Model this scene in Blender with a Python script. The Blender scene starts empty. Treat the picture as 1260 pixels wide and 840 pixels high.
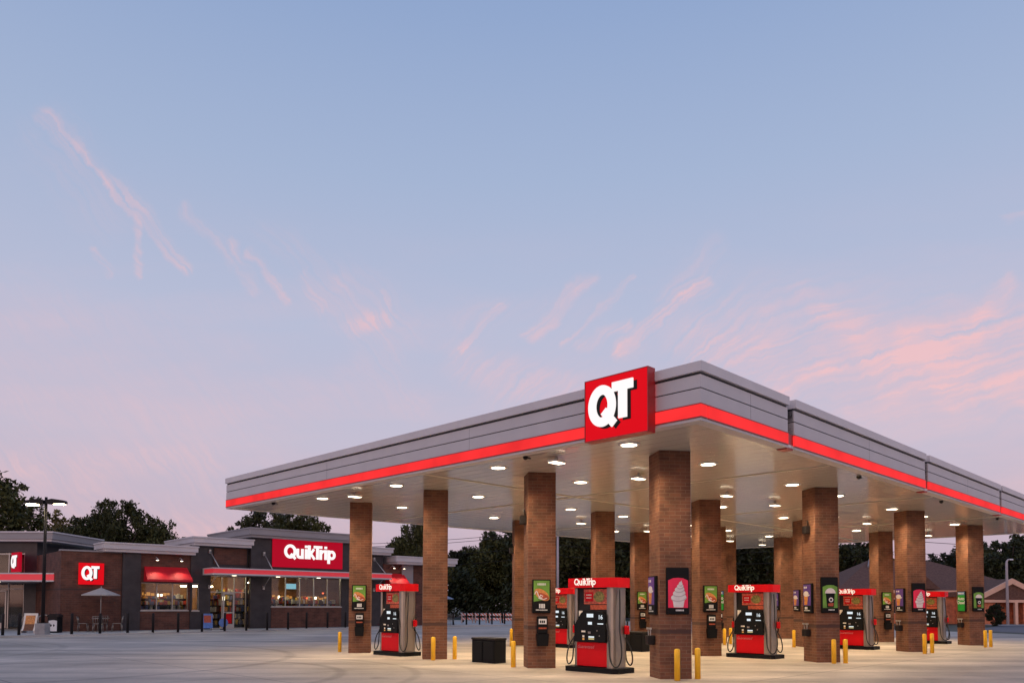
import bpy, math, random
from math import sin, cos, pi, radians, sqrt
from mathutils import Vector, Matrix
random.seed(7)
sc = bpy.context.scene
col = sc.collection
RT = 0.70710678

# ------------------------------------------------------------------ helpers
class MB:
    """collects geometry for ONE mesh object"""
    def __init__(s): s.v=[]; s.f=[]; s.m=[]; s.sm=[]
    def face(s, pts, m=0, smooth=False):
        b=len(s.v); s.v+= [tuple(p) for p in pts]; s.f.append(tuple(range(b,b+len(pts)))); s.m.append(m); s.sm.append(smooth)
    def raw(s, vs, fs, m=0, smooth=False):
        b=len(s.v); s.v+=[tuple(p) for p in vs]
        for f in fs: s.f.append(tuple(b+i for i in f)); s.m.append(m); s.sm.append(smooth)
    def box(s, x0,x1,y0,y1,z0,z1, m=0, bev=0.0, M=None):
        if bev<=0:
            P=[(x0,y0,z0),(x1,y0,z0),(x1,y1,z0),(x0,y1,z0),(x0,y0,z1),(x1,y0,z1),(x1,y1,z1),(x0,y1,z1)]
            F=[(0,3,2,1),(4,5,6,7),(0,1,5,4),(1,2,6,5),(2,3,7,6),(3,0,4,7)]
        else:
            b=min(bev,(x1-x0)*.45,(y1-y0)*.45,(z1-z0)*.45); P=[];F=[]
            def ring(ix,iz): 
                return [(x0+b+ix,y0+ix,iz),(x1-b-ix,y0+ix,iz),(x1-ix,y0+b+ix,iz),(x1-ix,y1-b-ix,iz),(x1-b-ix,y1-ix,iz),(x0+b+ix,y1-ix,iz),(x0+ix,y1-b-ix,iz),(x0+ix,y0+b+ix,iz)]
            for ix,iz in ((b*.7,z0),(0,z0+b*.7),(0,z1-b*.7),(b*.7,z1)): P+=ring(ix,iz)
            F.append(tuple(reversed(range(8)))); F.append(tuple(range(24,32)))
            for r in range(3):
                for i in range(8):
                    j=(i+1)%8; F.append((r*8+i,r*8+j,(r+1)*8+j,(r+1)*8+i))
        if M is not None: P=[tuple(M@Vector(p)) for p in P]
        s.raw(P,F,m)
    def tube(s, pts, r, n=8, m=0, caps=True, smooth=True):
        pts=[Vector(p) for p in pts]; k=len(pts)
        rr=r if isinstance(r,(list,tuple)) else [r]*k
        b=len(s.v); up=None
        for i,p in enumerate(pts):
            d=(pts[min(i+1,k-1)]-pts[max(i-1,0)]).normalized()
            if up is None: up=Vector((0,0,1)) if abs(d.z)<.9 else Vector((1,0,0))
            a=d.cross(up); a.normalize(); c=a.cross(d); up=c if abs(c.dot(up))>.01 else up
            for j in range(n):
                t=2*pi*j/n; s.v.append(tuple(p+a*cos(t)*rr[i]+c*sin(t)*rr[i]))
        for i in range(k-1):
            for j in range(n):
                j2=(j+1)%n; s.f.append((b+i*n+j,b+i*n+j2,b+(i+1)*n+j2,b+(i+1)*n+j)); s.m.append(m); s.sm.append(smooth)
        if caps:
            s.f.append(tuple(b+j for j in reversed(range(n)))); s.m.append(m); s.sm.append(False)
            s.f.append(tuple(b+(k-1)*n+j for j in range(n))); s.m.append(m); s.sm.append(False)
    def lathe(s, prof, n=16, m=0, c=(0,0), smooth=True, sy=1.0):
        b=len(s.v)
        for r,z in prof:
            for j in range(n):
                t=2*pi*j/n; s.v.append((c[0]+r*cos(t),c[1]+r*sy*sin(t),z))
        for i in range(len(prof)-1):
            for j in range(n):
                j2=(j+1)%n; s.f.append((b+i*n+j,b+i*n+j2,b+(i+1)*n+j2,b+(i+1)*n+j)); s.m.append(m); s.sm.append(smooth)
        s.f.append(tuple(b+j for j in reversed(range(n)))); s.m.append(m); s.sm.append(False)
        e=b+(len(prof)-1)*n
        s.f.append(tuple(e+j for j in range(n))); s.m.append(m); s.sm.append(False)
    def prism(s, poly, y0, y1, m=0):
        """poly in (x,z) extruded along y"""
        n=len(poly); A=[(x,y0,z) for x,z in poly]; B=[(x,y1,z) for x,z in poly]
        F=[tuple(range(n)),tuple(reversed(range(n,2*n)))]+[((i+1)%n,i,n+i,n+(i+1)%n) for i in range(n)]
        s.raw(A+B,F,m)
    def slab(s, poly, z0, z1, m=0):
        n=len(poly); A=[(x,y,z0) for x,y in poly]; B=[(x,y,z1) for x,y in poly]
        F=[tuple(reversed(range(n))),tuple(range(n,2*n))]+[(i,(i+1)%n,n+(i+1)%n,n+i) for i in range(n)]
        s.raw(A+B,F,m)
    def flat(s, poly, y, m=0):
        """flat shape in the x-z plane facing -y"""
        s.face([(x,y,z) for x,z in poly],m)
    def stroke(s, pts, w, y, depth=0.0, m=0, closed=False):
        """thick polyline in the x-z plane, front at y facing -y"""
        k=len(pts); L=[];R=[]
        for i in range(k):
            p=pts[i]; a=pts[i-1] if (i>0 or closed) else None; c=pts[(i+1)%k] if (i<k-1 or closed) else None
            def nr(p,q):
                dx,dz=q[0]-p[0],q[1]-p[1]; l=sqrt(dx*dx+dz*dz) or 1; return (-dz/l,dx/l)
            if a is None: n=nr(p,c); sc_=1
            elif c is None: n=nr(a,p); sc_=1
            else:
                n1=nr(a,p);n2=nr(p,c); n=(n1[0]+n2[0],n1[1]+n2[1]); l=sqrt(n[0]**2+n[1]**2) or 1; n=(n[0]/l,n[1]/l)
                sc_=1/max(.5,n[0]*n1[0]+n[1]*n1[1])
            L.append((p[0]+n[0]*w/2*sc_,p[1]+n[1]*w/2*sc_)); R.append((p[0]-n[0]*w/2*sc_,p[1]-n[1]*w/2*sc_))
        rng=range(k if closed else k-1)
        for i in rng:
            j=(i+1)%k
            s.face([(R[i][0],y,R[i][1]),(R[j][0],y,R[j][1]),(L[j][0],y,L[j][1]),(L[i][0],y,L[i][1])],m)
            if depth>0:
                for A,B in ((L[i],L[j]),(R[j],R[i])):
                    s.face([(A[0],y,A[1]),(B[0],y,B[1]),(B[0],y+depth,B[1]),(A[0],y+depth,A[1])],m)
        if depth>0 and not closed:
            for A,B in ((R[0],L[0]),(L[-1],R[-1])):
                s.face([(A[0],y,A[1]),(B[0],y,B[1]),(B[0],y+depth,B[1]),(A[0],y+depth,A[1])],m)
    def xform(s, M, start=0):
        for i in range(start,len(s.v)): s.v[i]=tuple(M@Vector(s.v[i]))
    def build(s, name, mats, parent=None, loc=(0,0,0), rotz=0.0):
        me=bpy.data.meshes.new(name); me.from_pydata(s.v,[],s.f); me.validate()
        if not isinstance(mats,(list,tuple)): mats=[mats]
        for m in mats: me.materials.append(m)
        if len(me.polygons)==len(s.f):
            me.polygons.foreach_set('material_index',s.m); me.polygons.foreach_set('use_smooth',s.sm)
        uv=me.uv_layers.new(name='UVMap'); d=uv.data
        vs=me.vertices
        for p in me.polygons:
            n=p.normal
            if abs(n.z)>.75:
                for li in p.loop_indices:
                    c=vs[me.loops[li].vertex_index].co; d[li].uv=(c.x,c.y)
            else:
                l=sqrt(n.x*n.x+n.y*n.y) or 1; tx,ty=-n.y/l,n.x/l
                for li in p.loop_indices:
                    c=vs[me.loops[li].vertex_index].co; d[li].uv=(c.x*tx+c.y*ty,c.z)
        o=bpy.data.objects.new(name,me); col.objects.link(o)
        if parent: o.parent=parent
        o.location=loc; o.rotation_euler=(0,0,rotz)
        return o

def thing(name,label,cat,loc=(0,0,0),rotz=0,group=None):
    o=bpy.data.objects.new(name,None); col.objects.link(o); o.location=loc; o.rotation_euler=(0,0,rotz); o.empty_display_size=.2
    o['label']=label;o['category']=cat
    if group:o['group']=group
    return o
def tag(o,label,cat,group=None):
    o['label']=label;o['category']=cat
    if group:o['group']=group
    return o
kids={}
def children(o): return [c for c in bpy.data.objects if c.parent is o]
def dup(root,loc,rotz,label,group=None):
    def cp(o,par):
        c=o.copy(); col.objects.link(c)
        if par: c.parent=par
        for ch in children(o): cp(ch,c)
        return c
    r=cp(root,None); r.location=loc; r.rotation_euler=(0,0,rotz); r['label']=label
    if group: r['group']=group
    return r

_tc={}
def text(mb, s_, x, z, h, y, m=0, depth=0.0, bold=0.02, align='CENTER', shear=0.0, space=1.0):
    """built-in font turned into mesh, standing in the x-z plane facing -y"""
    cu=bpy.data.curves.new('t','FONT'); cu.body=s_; cu.size=1; cu.offset=bold; cu.align_x=align; cu.align_y='CENTER'; cu.shear=shear; cu.space_character=space
    cu.extrude=depth/2/max(h,1e-6)
    o=bpy.data.objects.new('t',cu); col.objects.link(o)
    dg=bpy.context.evaluated_depsgraph_get(); me=bpy.data.meshes.new_from_object(o.evaluated_get(dg))
    col.objects.unlink(o); bpy.data.objects.remove(o); bpy.data.curves.remove(cu)
    vs=[(x+v.co.x*h, y-v.co.z*h, z+v.co.y*h) for v in me.vertices]
    mb.raw(vs,[tuple(p.vertices) for p in me.polygons],m); bpy.data.meshes.remove(me)

# ------------------------------------------------------------------ materials
def newmat(name):
    m=bpy.data.materials.new(name); m.use_nodes=True; nt=m.node_tree; b=nt.nodes['Principled BSDF']; return m,nt,b
def N(nt,t,**k):
    n=nt.nodes.new(t)
    for a,v in k.items():
        if a.startswith('i_'): n.inputs[a[2:].replace('_',' ')].default_value=v
        else: setattr(n,a,v)
    return n
def plain(name,c,rough=.6,metal=0.0,var=.12,scale=3.0,bump=0.0,bscale=40,spec=.5,emit=None,es=0):
    m,nt,b=newmat(name)
    b.inputs['Roughness'].default_value=rough; b.inputs['Metallic'].default_value=metal; b.inputs['Specular IOR Level'].default_value=spec
    tc=N(nt,'ShaderNodeTexCoord'); no=N(nt,'ShaderNodeTexNoise'); no.inputs['Scale'].default_value=scale; no.inputs['Detail'].default_value=5
    nt.links.new(tc.outputs['Object'],no.inputs['Vector'])
    r=N(nt,'ShaderNodeMapRange'); r.inputs[1].default_value=.3; r.inputs[2].default_value=.7; r.inputs[3].default_value=1-var; r.inputs[4].default_value=1+var
    nt.links.new(no.outputs['Fac'],r.inputs[0])
    mx=N(nt,'ShaderNodeVectorMath',operation='SCALE'); mx.inputs[0].default_value=c[:3]; nt.links.new(r.outputs[0],mx.inputs['Scale'])
    nt.links.new(mx.outputs[0],b.inputs['Base Color'])
    if bump>0:
        n2=N(nt,'ShaderNodeTexNoise'); n2.inputs['Scale'].default_value=bscale; nt.links.new(tc.outputs['Object'],n2.inputs['Vector'])
        bp=N(nt,'ShaderNodeBump'); bp.inputs['Strength'].default_value=bump; bp.inputs['Distance'].default_value=.02
        nt.links.new(n2.outputs['Fac'],bp.inputs['Height']); nt.links.new(bp.outputs[0],b.inputs['Normal'])
    if emit:
        b.inputs['Emission Color'].default_value=(*emit,1); b.inputs['Emission Strength'].default_value=es
    return m
def emis(name,c,s,base=None):
    m,nt,b=newmat(name); b.inputs['Base Color'].default_value=(*(base or (.02,.02,.02)),1); b.inputs['Emission Color'].default_value=(*c,1); b.inputs['Emission Strength'].default_value=s; b.inputs['Roughness'].default_value=.7; b.inputs['Specular IOR Level'].default_value=.08
    return m
def brick(name,c1,c2,mort,bw=.24,bh=.078,ms=.007,rough=.8,bump=.35,band=None):
    m,nt,b=newmat(name); L=nt.links.new
    b.inputs['Roughness'].default_value=rough
    uv=N(nt,'ShaderNodeUVMap'); bt=N(nt,'ShaderNodeTexBrick'); L(uv.outputs[0],bt.inputs['Vector'])
    bt.inputs['Color1'].default_value=(*c1,1);bt.inputs['Color2'].default_value=(*c2,1);bt.inputs['Mortar'].default_value=(*mort,1)
    bt.inputs['Scale'].default_value=1;bt.inputs['Mortar Size'].default_value=ms;bt.inputs['Mortar Smooth'].default_value=.3
    bt.inputs['Brick Width'].default_value=bw;bt.inputs['Row Height'].default_value=bh;bt.inputs['Bias'].default_value=-.1
    no=N(nt,'ShaderNodeTexNoise');no.inputs['Scale'].default_value=2.2;no.inputs['Detail'].default_value=6;L(uv.outputs[0],no.inputs['Vector'])
    r=N(nt,'ShaderNodeMapRange');r.inputs[1].default_value=.3;r.inputs[2].default_value=.7;r.inputs[3].default_value=.68;r.inputs[4].default_value=1.32;L(no.outputs['Fac'],r.inputs[0])
    mx=N(nt,'ShaderNodeVectorMath',operation='SCALE');L(bt.outputs['Color'],mx.inputs[0]);L(r.outputs[0],mx.inputs['Scale'])
    out=mx.outputs[0]
    if band:  # darker soldier course
        sp=N(nt,'ShaderNodeSeparateXYZ');L(uv.outputs[0],sp.inputs[0])
        a=N(nt,'ShaderNodeMath',operation='COMPARE');L(sp.outputs[1],a.inputs[0]);a.inputs[1].default_value=band[0];a.inputs[2].default_value=band[1]
        mm=N(nt,'ShaderNodeMix',data_type='RGBA');L(a.outputs[0],mm.inputs[0]);L(out,mm.inputs[6]);mm.inputs[7].default_value=(*band[2],1);out=mm.outputs[2]
    L(out,b.inputs['Base Color'])
    bp=N(nt,'ShaderNodeBump');bp.invert=True;bp.inputs['Strength'].default_value=bump;bp.inputs['Distance'].default_value=.012;L(bt.outputs['Fac'],bp.inputs['Height']);L(bp.outputs[0],b.inputs['Normal'])
    return m

M={}
M['pillar']=brick('pillar_brick',(.19,.073,.038),(.120,.046,.027),(.20,.11,.066),band=(1.015,.045,(.075,.035,.026)))
M['wall']=brick('store_brick',(.135,.048,.030),(.088,.034,.022),(.13,.075,.052),bw=.3,bh=.1,band=(2.35,.05,(.06,.03,.024)))
M['dark']=brick('dark_panel',(.036,.029,.031),(.031,.026,.027),(.018,.015,.016),bw=1.6,bh=1.2,ms=.008,rough=.45,bump=.2)
M['orange']=brick('orange_brick',(.78,.23,.10),(.66,.19,.085),(.55,.28,.18),bw=.3,bh=.1)
M['fascia']=plain('grey_metal_panel',(.60,.55,.545),.45,0,.04,1.5)
M['cap']=plain('light_metal_cap',(.68,.62,.615),.4,0,.04,1.5)
M['groove']=plain('dark_groove',(.03,.028,.03),.7)
M['cornice']=plain('pale_cornice',(.60,.55,.55),.5,.1,.05,1.0)
M['greycor']=plain('grey_cornice',(.31,.285,.29),.5,.1,.05,1.0)
M['band']=emis('red_light_band',(1,.034,.036),.98,(.06,.003,.003))
_nt=M['band'].node_tree; _tc=_nt.nodes.new('ShaderNodeTexCoord'); _no=_nt.nodes.new('ShaderNodeTexNoise'); _no.inputs['Scale'].default_value=1.1; _mr=_nt.nodes.new('ShaderNodeMapRange'); _mr.inputs[1].default_value=.3; _mr.inputs[2].default_value=.7; _mr.inputs[3].default_value=.80; _mr.inputs[4].default_value=1.08
_nt.links.new(_tc.outputs['Object'],_no.inputs['Vector']); _nt.links.new(_no.outputs['Fac'],_mr.inputs[0]); _nt.links.new(_mr.outputs[0],_nt.nodes['Principled BSDF'].inputs['Emission Strength'])
M['bandoff']=plain('red_band_plastic',(.42,.02,.02),.35,0,.05)
M['awnband']=plain('awning_red_band',(.62,.035,.05),.4,0,.05,emit=(1,.06,.08),es=.30)
M['signred']=emis('lit_red_sign',(.86,.003,.010),.80,(.10,.003,.005))
M['signstore']=emis('lit_red_store_sign',(.62,.004,.026),.62,(.10,.003,.006))
M['white_lit']=emis('lit_white_letters',(1,.96,.95),.95,(.2,.2,.2))
M['topwhite']=plain('topper_white_letters',(.8,.78,.76),.5,0,.02,emit=(1,.95,.93),es=.35)
M['lens']=emis('lamp_lens',(1,.84,.60),9,(.8,.8,.8))
M['lens2']=emis('small_lamp_lens',(1,.86,.62),5,(.8,.8,.8))
M['lotlens']=emis('lot_lamp_lens',(1,.82,.50),45,(.8,.8,.8))
M['black']=plain('black_plastic',(.005,.005,.006),.6,0,.1,spec=.18)
M['blackm']=plain('dark_bronze_metal',(.016,.012,.012),.55,.1,.1,spec=.25)
M['steel']=plain('stainless_steel',(.34,.30,.26),.34,.85,.08,2)
M['joint']=plain('soffit_joint_trim',(.52,.48,.41),.4,0,.04)
M['red']=plain('pump_red_paint',(.62,.002,.008),.45,0,.06,spec=.2)
M['redfab']=plain('red_awning_fabric',(.62,.008,.018),.6,0,.1,2)
M['yellow']=plain('yellow_bollard_paint',(.92,.50,.02),.45,0,.08,6)
M['white']=plain('white_paint',(.74,.73,.72),.5,0,.05)
M['grey']=plain('grey_paint',(.30,.30,.32),.5,0,.05)
M['conc']=plain('cast_concrete',(.33,.31,.30),.85,0,.15,4,.3)
M['frame']=plain('aluminium_frame',(.50,.47,.44),.4,.5,.04)
M['purple']=plain('poster_purple',(.10,.045,.26),.5,0,.1)
M['pink']=plain('poster_pink',(.74,.012,.07),.45,0,.2,1.5,emit=(.8,.01,.06),es=.06)
M['green']=plain('poster_green',(.13,.30,.035),.45,0,.3,5)
M['green2']=plain('sign_green',(.008,.30,.03),.45,0,.05)
M['cream']=plain('poster_cream',(.78,.70,.60),.5,0,.1,8)
M['icew']=plain('swirl_white',(.72,.66,.66),.5,0,.10,9)
M['icesh']=plain('swirl_crease',(.50,.43,.44),.5,0,.10,9)
M['bun']=plain('poster_bun',(.62,.24,.06),.5,0,.35,14)
M['saus']=plain('poster_sausage',(.42,.07,.025),.5,0,.35,18)
M['brown']=plain('poster_brown',(.16,.06,.02),.5,0,.3,12)
M['blue']=plain('poster_blue',(.10,.18,.42),.5,0,.2,8)
M['screen']=emis('lit_screen',(.85,.93,1),.9)
M['keyyel']=emis('lit_keys',(1,.8,.35),.55)
M['adred']=plain('pump_advert',(.55,.10,.05),.4,0,.6,22)
M['adgrn']=plain('pump_advert_green',(.25,.22,.05),.4,0,.7,22)
M['roof']=plain('brown_shingle_roof',(.15,.072,.050),.9,0,.25,6,.4,20)
M['flat']=plain('flat_roof',(.2,.2,.2),.9)
M['tan']=plain('tan_trim',(.86,.50,.34),.6,0,.05)
M['pole']=plain('pale_pole',(.52,.44,.44),.6,0,.08)
M['rub']=plain('hose_rubber',(.012,.012,.012),.5)
M['umb']=plain('umbrella_fabric',(.40,.36,.33),.8,0,.08,4)
M['umb2']=plain('blue_umbrella_fabric',(.24,.30,.42),.8,0,.08,4)
M['barr']=None
M['darkglass']=plain('dark_window',(.02,.022,.028),.12,0,.1)
M['cer']=plain('store_ceiling',(.30,.21,.11),.8,0,.05)
M['backw']=plain('store_back_wall',(.20,.095,.045),.8,0,.3,1.5)
M['floorin']=plain('store_floor',(.35,.25,.16),.4,0,.1)
M['strip']=emis('ceiling_strip_light',(1,.82,.54),34)
M['menu']=emis('lit_menu',(1,.42,.10),.7)
M['palered']=plain('faded_lettering',(.62,.22,.22),.5,0,.05)
M['redlamp']=emis('red_pendant_glow',(1,.12,.04),3)
M['tv']=emis('lit_blue_screen',(.35,.75,.95),.8)
def mat_soffit():
    m,nt,b=newmat('soffit_panels'); L=nt.links.new
    tc=N(nt,'ShaderNodeTexCoord'); sp=N(nt,'ShaderNodeSeparateXYZ'); L(tc.outputs['Object'],sp.inputs[0])
    md=N(nt,'ShaderNodeMath',operation='PINGPONG'); L(sp.outputs[0],md.inputs[0]); md.inputs[1].default_value=.2
    r=N(nt,'ShaderNodeMapRange'); L(md.outputs[0],r.inputs[0]); r.inputs[1].default_value=0; r.inputs[2].default_value=.018; r.inputs[3].default_value=0;r.inputs[4].default_value=1
    no=N(nt,'ShaderNodeTexNoise'); mp=N(nt,'ShaderNodeMapping'); mp.inputs['Scale'].default_value=(6,.5,1); L(tc.outputs['Object'],mp.inputs[0]); L(mp.outputs[0],no.inputs['Vector']); no.inputs['Scale'].default_value=1; no.inputs['Detail'].default_value=3
    ad=N(nt,'ShaderNodeMath',operation='MULTIPLY_ADD'); L(no.outputs['Fac'],ad.inputs[0]); ad.inputs[1].default_value=.9; L(r.outputs[0],ad.inputs[2])
    bp=N(nt,'ShaderNodeBump'); bp.inputs['Strength'].default_value=.35; bp.inputs['Distance'].default_value=.012; L(ad.outputs[0],bp.inputs['Height']); L(bp.outputs[0],b.inputs['Normal'])
    cr=N(nt,'ShaderNodeMix',data_type='RGBA'); L(r.outputs[0],cr.inputs[0]); cr.inputs[6].default_value=(.32,.31,.28,1); cr.inputs[7].default_value=(.66,.645,.60,1); L(cr.outputs[2],b.inputs['Base Color'])
    b.inputs['Roughness'].default_value=.22; b.inputs['Specular IOR Level'].default_value=.7; b.inputs['Coat Weight'].default_value=.65; b.inputs['Coat Roughness'].default_value=.085
    return m
M['soffit']=mat_soffit()
def mat_ground(name,c,joint,var=.2):
    """concrete slabs: joints in the slab grid, cloudy wear, faint tyre arcs"""
    m,nt,b=newmat(name); L=nt.links.new
    tc=N(nt,'ShaderNodeTexCoord'); mp=N(nt,'ShaderNodeMapping'); mp.inputs['Rotation'].default_value=(0,0,radians(-45)); L(tc.outputs['Object'],mp.inputs[0])
    n1=N(nt,'ShaderNodeTexNoise'); n1.inputs['Scale'].default_value=.22; n1.inputs['Detail'].default_value=7; n1.inputs['Roughness'].default_value=.6; L(mp.outputs[0],n1.inputs['Vector'])
    mp2=N(nt,'ShaderNodeMapping'); mp2.inputs['Scale'].default_value=(.06,.9,1); mp2.inputs['Rotation'].default_value=(0,0,radians(8)); L(tc.outputs['Object'],mp2.inputs[0])
    n2=N(nt,'ShaderNodeTexNoise'); n2.inputs['Scale'].default_value=1; n2.inputs['Detail'].default_value=5; L(mp2.outputs[0],n2.inputs['Vector'])
    n3=N(nt,'ShaderNodeTexNoise'); n3.inputs['Scale'].default_value=14; n3.inputs['Detail'].default_value=3; L(tc.outputs['Object'],n3.inputs['Vector'])
    a=N(nt,'ShaderNodeMapRange'); L(n1.outputs['Fac'],a.inputs[0]); a.inputs[1].default_value=.3;a.inputs[2].default_value=.7;a.inputs[3].default_value=1-var;a.inputs[4].default_value=1+var
    a2=N(nt,'ShaderNodeMapRange'); L(n2.outputs['Fac'],a2.inputs[0]); a2.inputs[1].default_value=.3;a2.inputs[2].default_value=.7;a2.inputs[3].default_value=1-var*.9;a2.inputs[4].default_value=1+var*.7
    a3=N(nt,'ShaderNodeMapRange'); L(n3.outputs['Fac'],a3.inputs[0]); a3.inputs[1].default_value=.3;a3.inputs[2].default_value=.7;a3.inputs[3].default_value=.93;a3.inputs[4].default_value=1.06
    q=N(nt,'ShaderNodeMath',operation='MULTIPLY'); L(a.outputs[0],q.inputs[0]); L(a2.outputs[0],q.inputs[1])
    q2=N(nt,'ShaderNodeMath',operation='MULTIPLY'); L(q.outputs[0],q2.inputs[0]); L(a3.outputs[0],q2.inputs[1])
    last=q2
    if joint:
        sp=N(nt,'ShaderNodeSeparateXYZ'); L(mp.outputs[0],sp.inputs[0])
        for ch in (0,1):
            pp=N(nt,'ShaderNodeMath',operation='PINGPONG'); L(sp.outputs[ch],pp.inputs[0]); pp.inputs[1].default_value=2.0
            rr=N(nt,'ShaderNodeMapRange'); L(pp.outputs[0],rr.inputs[0]); rr.inputs[1].default_value=.008; rr.inputs[2].default_value=.03; rr.inputs[3].default_value=.50; rr.inputs[4].default_value=1
            mm=N(nt,'ShaderNodeMath',operation='MULTIPLY'); L(last.outputs[0],mm.inputs[0]); L(rr.outputs[0],mm.inputs[1]); last=mm
        vo=N(nt,'ShaderNodeTexVoronoi'); vo.inputs['Scale'].default_value=.55; L(tc.outputs['Object'],vo.inputs['Vector'])
        nn=N(nt,'ShaderNodeTexNoise'); nn.inputs['Scale'].default_value=6; nn.inputs['Detail'].default_value=4; L(tc.outputs['Object'],nn.inputs['Vector'])
        sm_=N(nt,'ShaderNodeMath',operation='MULTIPLY_ADD'); L(nn.outputs['Fac'],sm_.inputs[0]); sm_.inputs[1].default_value=.22; L(vo.outputs['Distance'],sm_.inputs[2])
        rr=N(nt,'ShaderNodeMapRange'); L(sm_.outputs[0],rr.inputs[0]); rr.inputs[1].default_value=.13; rr.inputs[2].default_value=.26; rr.inputs[3].default_value=.66; rr.inputs[4].default_value=1
        mm=N(nt,'ShaderNodeMath',operation='MULTIPLY'); L(last.outputs[0],mm.inputs[0]); L(rr.outputs[0],mm.inputs[1]); last=mm
        # tyre arcs: rings round a few turning centres
        for cx,cy,rad,w,st in ((-9,17,5.2,.12,.72),(-9,17,6.9,.10,.78),(-15,22,8.5,.14,.76),(0,6,9.0,.10,.88),(10,8,7.5,.10,.88),(-24,24,9,.12,.84)):
            vm=N(nt,'ShaderNodeVectorMath',operation='DISTANCE'); L(tc.outputs['Object'],vm.inputs[0]); vm.inputs[1].default_value=(cx,cy,0)
            sb=N(nt,'ShaderNodeMath',operation='SUBTRACT'); L(vm.outputs['Value'],sb.inputs[0]); sb.inputs[1].default_value=rad
            ab=N(nt,'ShaderNodeMath',operation='ABSOLUTE'); L(sb.outputs[0],ab.inputs[0])
            rr=N(nt,'ShaderNodeMapRange'); L(ab.outputs[0],rr.inputs[0]); rr.inputs[1].default_value=w*.5; rr.inputs[2].default_value=w*1.6; rr.inputs[3].default_value=st; rr.inputs[4].default_value=1
            mm=N(nt,'ShaderNodeMath',operation='MULTIPLY'); L(last.outputs[0],mm.inputs[0]); L(rr.outputs[0],mm.inputs[1]); last=mm
    mx=N(nt,'ShaderNodeVectorMath',operation='SCALE'); mx.inputs[0].default_value=c; L(last.outputs[0],mx.inputs['Scale']); L(mx.outputs[0],b.inputs['Base Color'])
    b.inputs['Roughness'].default_value=.62; b.inputs['Specular IOR Level'].default_value=.35
    bp=N(nt,'ShaderNodeBump'); bp.inputs['Strength'].default_value=.15; bp.inputs['Distance'].default_value=.01; L(n3.outputs['Fac'],bp.inputs['Height']); L(bp.outputs[0],b.inputs['Normal'])
    return m
M['lot']=mat_ground('concrete_lot',(.51,.42,.345),True,.34)
M['walk']=mat_ground('concrete_walk',(.48,.45,.41),False,.08)
M['road']=mat_ground('asphalt_road',(.105,.10,.115),False,.15)
M['earth']=mat_ground('grass_ground',(.035,.042,.018),False,.4)
def mat_leaf(name,c,var=.5):
    m,nt,b=newmat(name); L=nt.links.new
    g=N(nt,'ShaderNodeNewGeometry'); tc=N(nt,'ShaderNodeTexCoord'); no=N(nt,'ShaderNodeTexNoise'); no.inputs['Scale'].default_value=.9; L(tc.outputs['Object'],no.inputs['Vector'])
    ad=N(nt,'ShaderNodeMath',operation='ADD'); L(g.outputs['Random Per Island'],ad.inputs[0]); L(no.outputs['Fac'],ad.inputs[1])
    r=N(nt,'ShaderNodeMapRange'); L(ad.outputs[0],r.inputs[0]); r.inputs[1].default_value=.3;r.inputs[2].default_value=1.5;r.inputs[3].default_value=1-var;r.inputs[4].default_value=1+var
    oi=N(nt,'ShaderNodeObjectInfo'); r2=N(nt,'ShaderNodeMapRange'); L(oi.outputs['Random'],r2.inputs[0]); r2.inputs[3].default_value=.7; r2.inputs[4].default_value=1.35
    q=N(nt,'ShaderNodeMath',operation='MULTIPLY'); L(r.outputs[0],q.inputs[0]); L(r2.outputs[0],q.inputs[1])
    mx=N(nt,'ShaderNodeVectorMath',operation='SCALE'); mx.inputs[0].default_value=c; L(q.outputs[0],mx.inputs['Scale']); L(mx.outputs[0],b.inputs['Base Color'])
    b.inputs['Roughness'].default_value=.6; b.inputs['Specular IOR Level'].default_value=.3
    return m
M['leaf']=mat_leaf('green_leaves',(.058,.058,.015),.65); M['leafy']=mat_leaf('yellowish_leaves',(.17,.13,.035)); M['leafd']=mat_leaf('dark_leaves',(.028,.032,.010),.65)
M['bark']=plain('bark',(.07,.05,.04),.9,0,.3,6)
def mat_glass():
    m,nt,b=newmat('window_glass'); L=nt.links.new
    nt.nodes.remove(b); out=[n for n in nt.nodes if n.type=='OUTPUT_MATERIAL'][0]
    t=N(nt,'ShaderNodeBsdfTransparent'); t.inputs[0].default_value=(.86,.88,.86,1); g=N(nt,'ShaderNodeBsdfGlossy'); g.inputs['Roughness'].default_value=.02
    lw=N(nt,'ShaderNodeFresnel'); lw.inputs[0].default_value=1.5; mx=N(nt,'ShaderNodeMixShader'); L(lw.outputs[0],mx.inputs[0]); L(t.outputs[0],mx.inputs[1]); L(g.outputs[0],mx.inputs[2]); L(mx.outputs[0],out.inputs[0])
    return m
M['glass']=mat_glass()
def mat_goods():
    m,nt,b=newmat('packaged_goods'); L=nt.links.new
    g=N(nt,'ShaderNodeNewGeometry'); cr=N(nt,'ShaderNodeValToRGB'); L(g.outputs['Random Per Island'],cr.inputs[0]); e=cr.color_ramp; e.interpolation='CONSTANT'
    cols=[(.55,.05,.03),(.75,.70,.60),(.50,.22,.04),(.05,.05,.05),(.70,.45,.05),(.10,.20,.05),(.60,.55,.45),(.35,.04,.03),(.08,.12,.30)]
    e.elements[0].color=(*cols[0],1); e.elements[1].position=.12; e.elements[1].color=(*cols[1],1)
    for i,c in enumerate(cols[2:]): x=e.elements.new(.23+.11*i); x.color=(*c,1)
    L(cr.outputs[0],b.inputs['Base Color']); return m
M['goods']=mat_goods()
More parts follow.
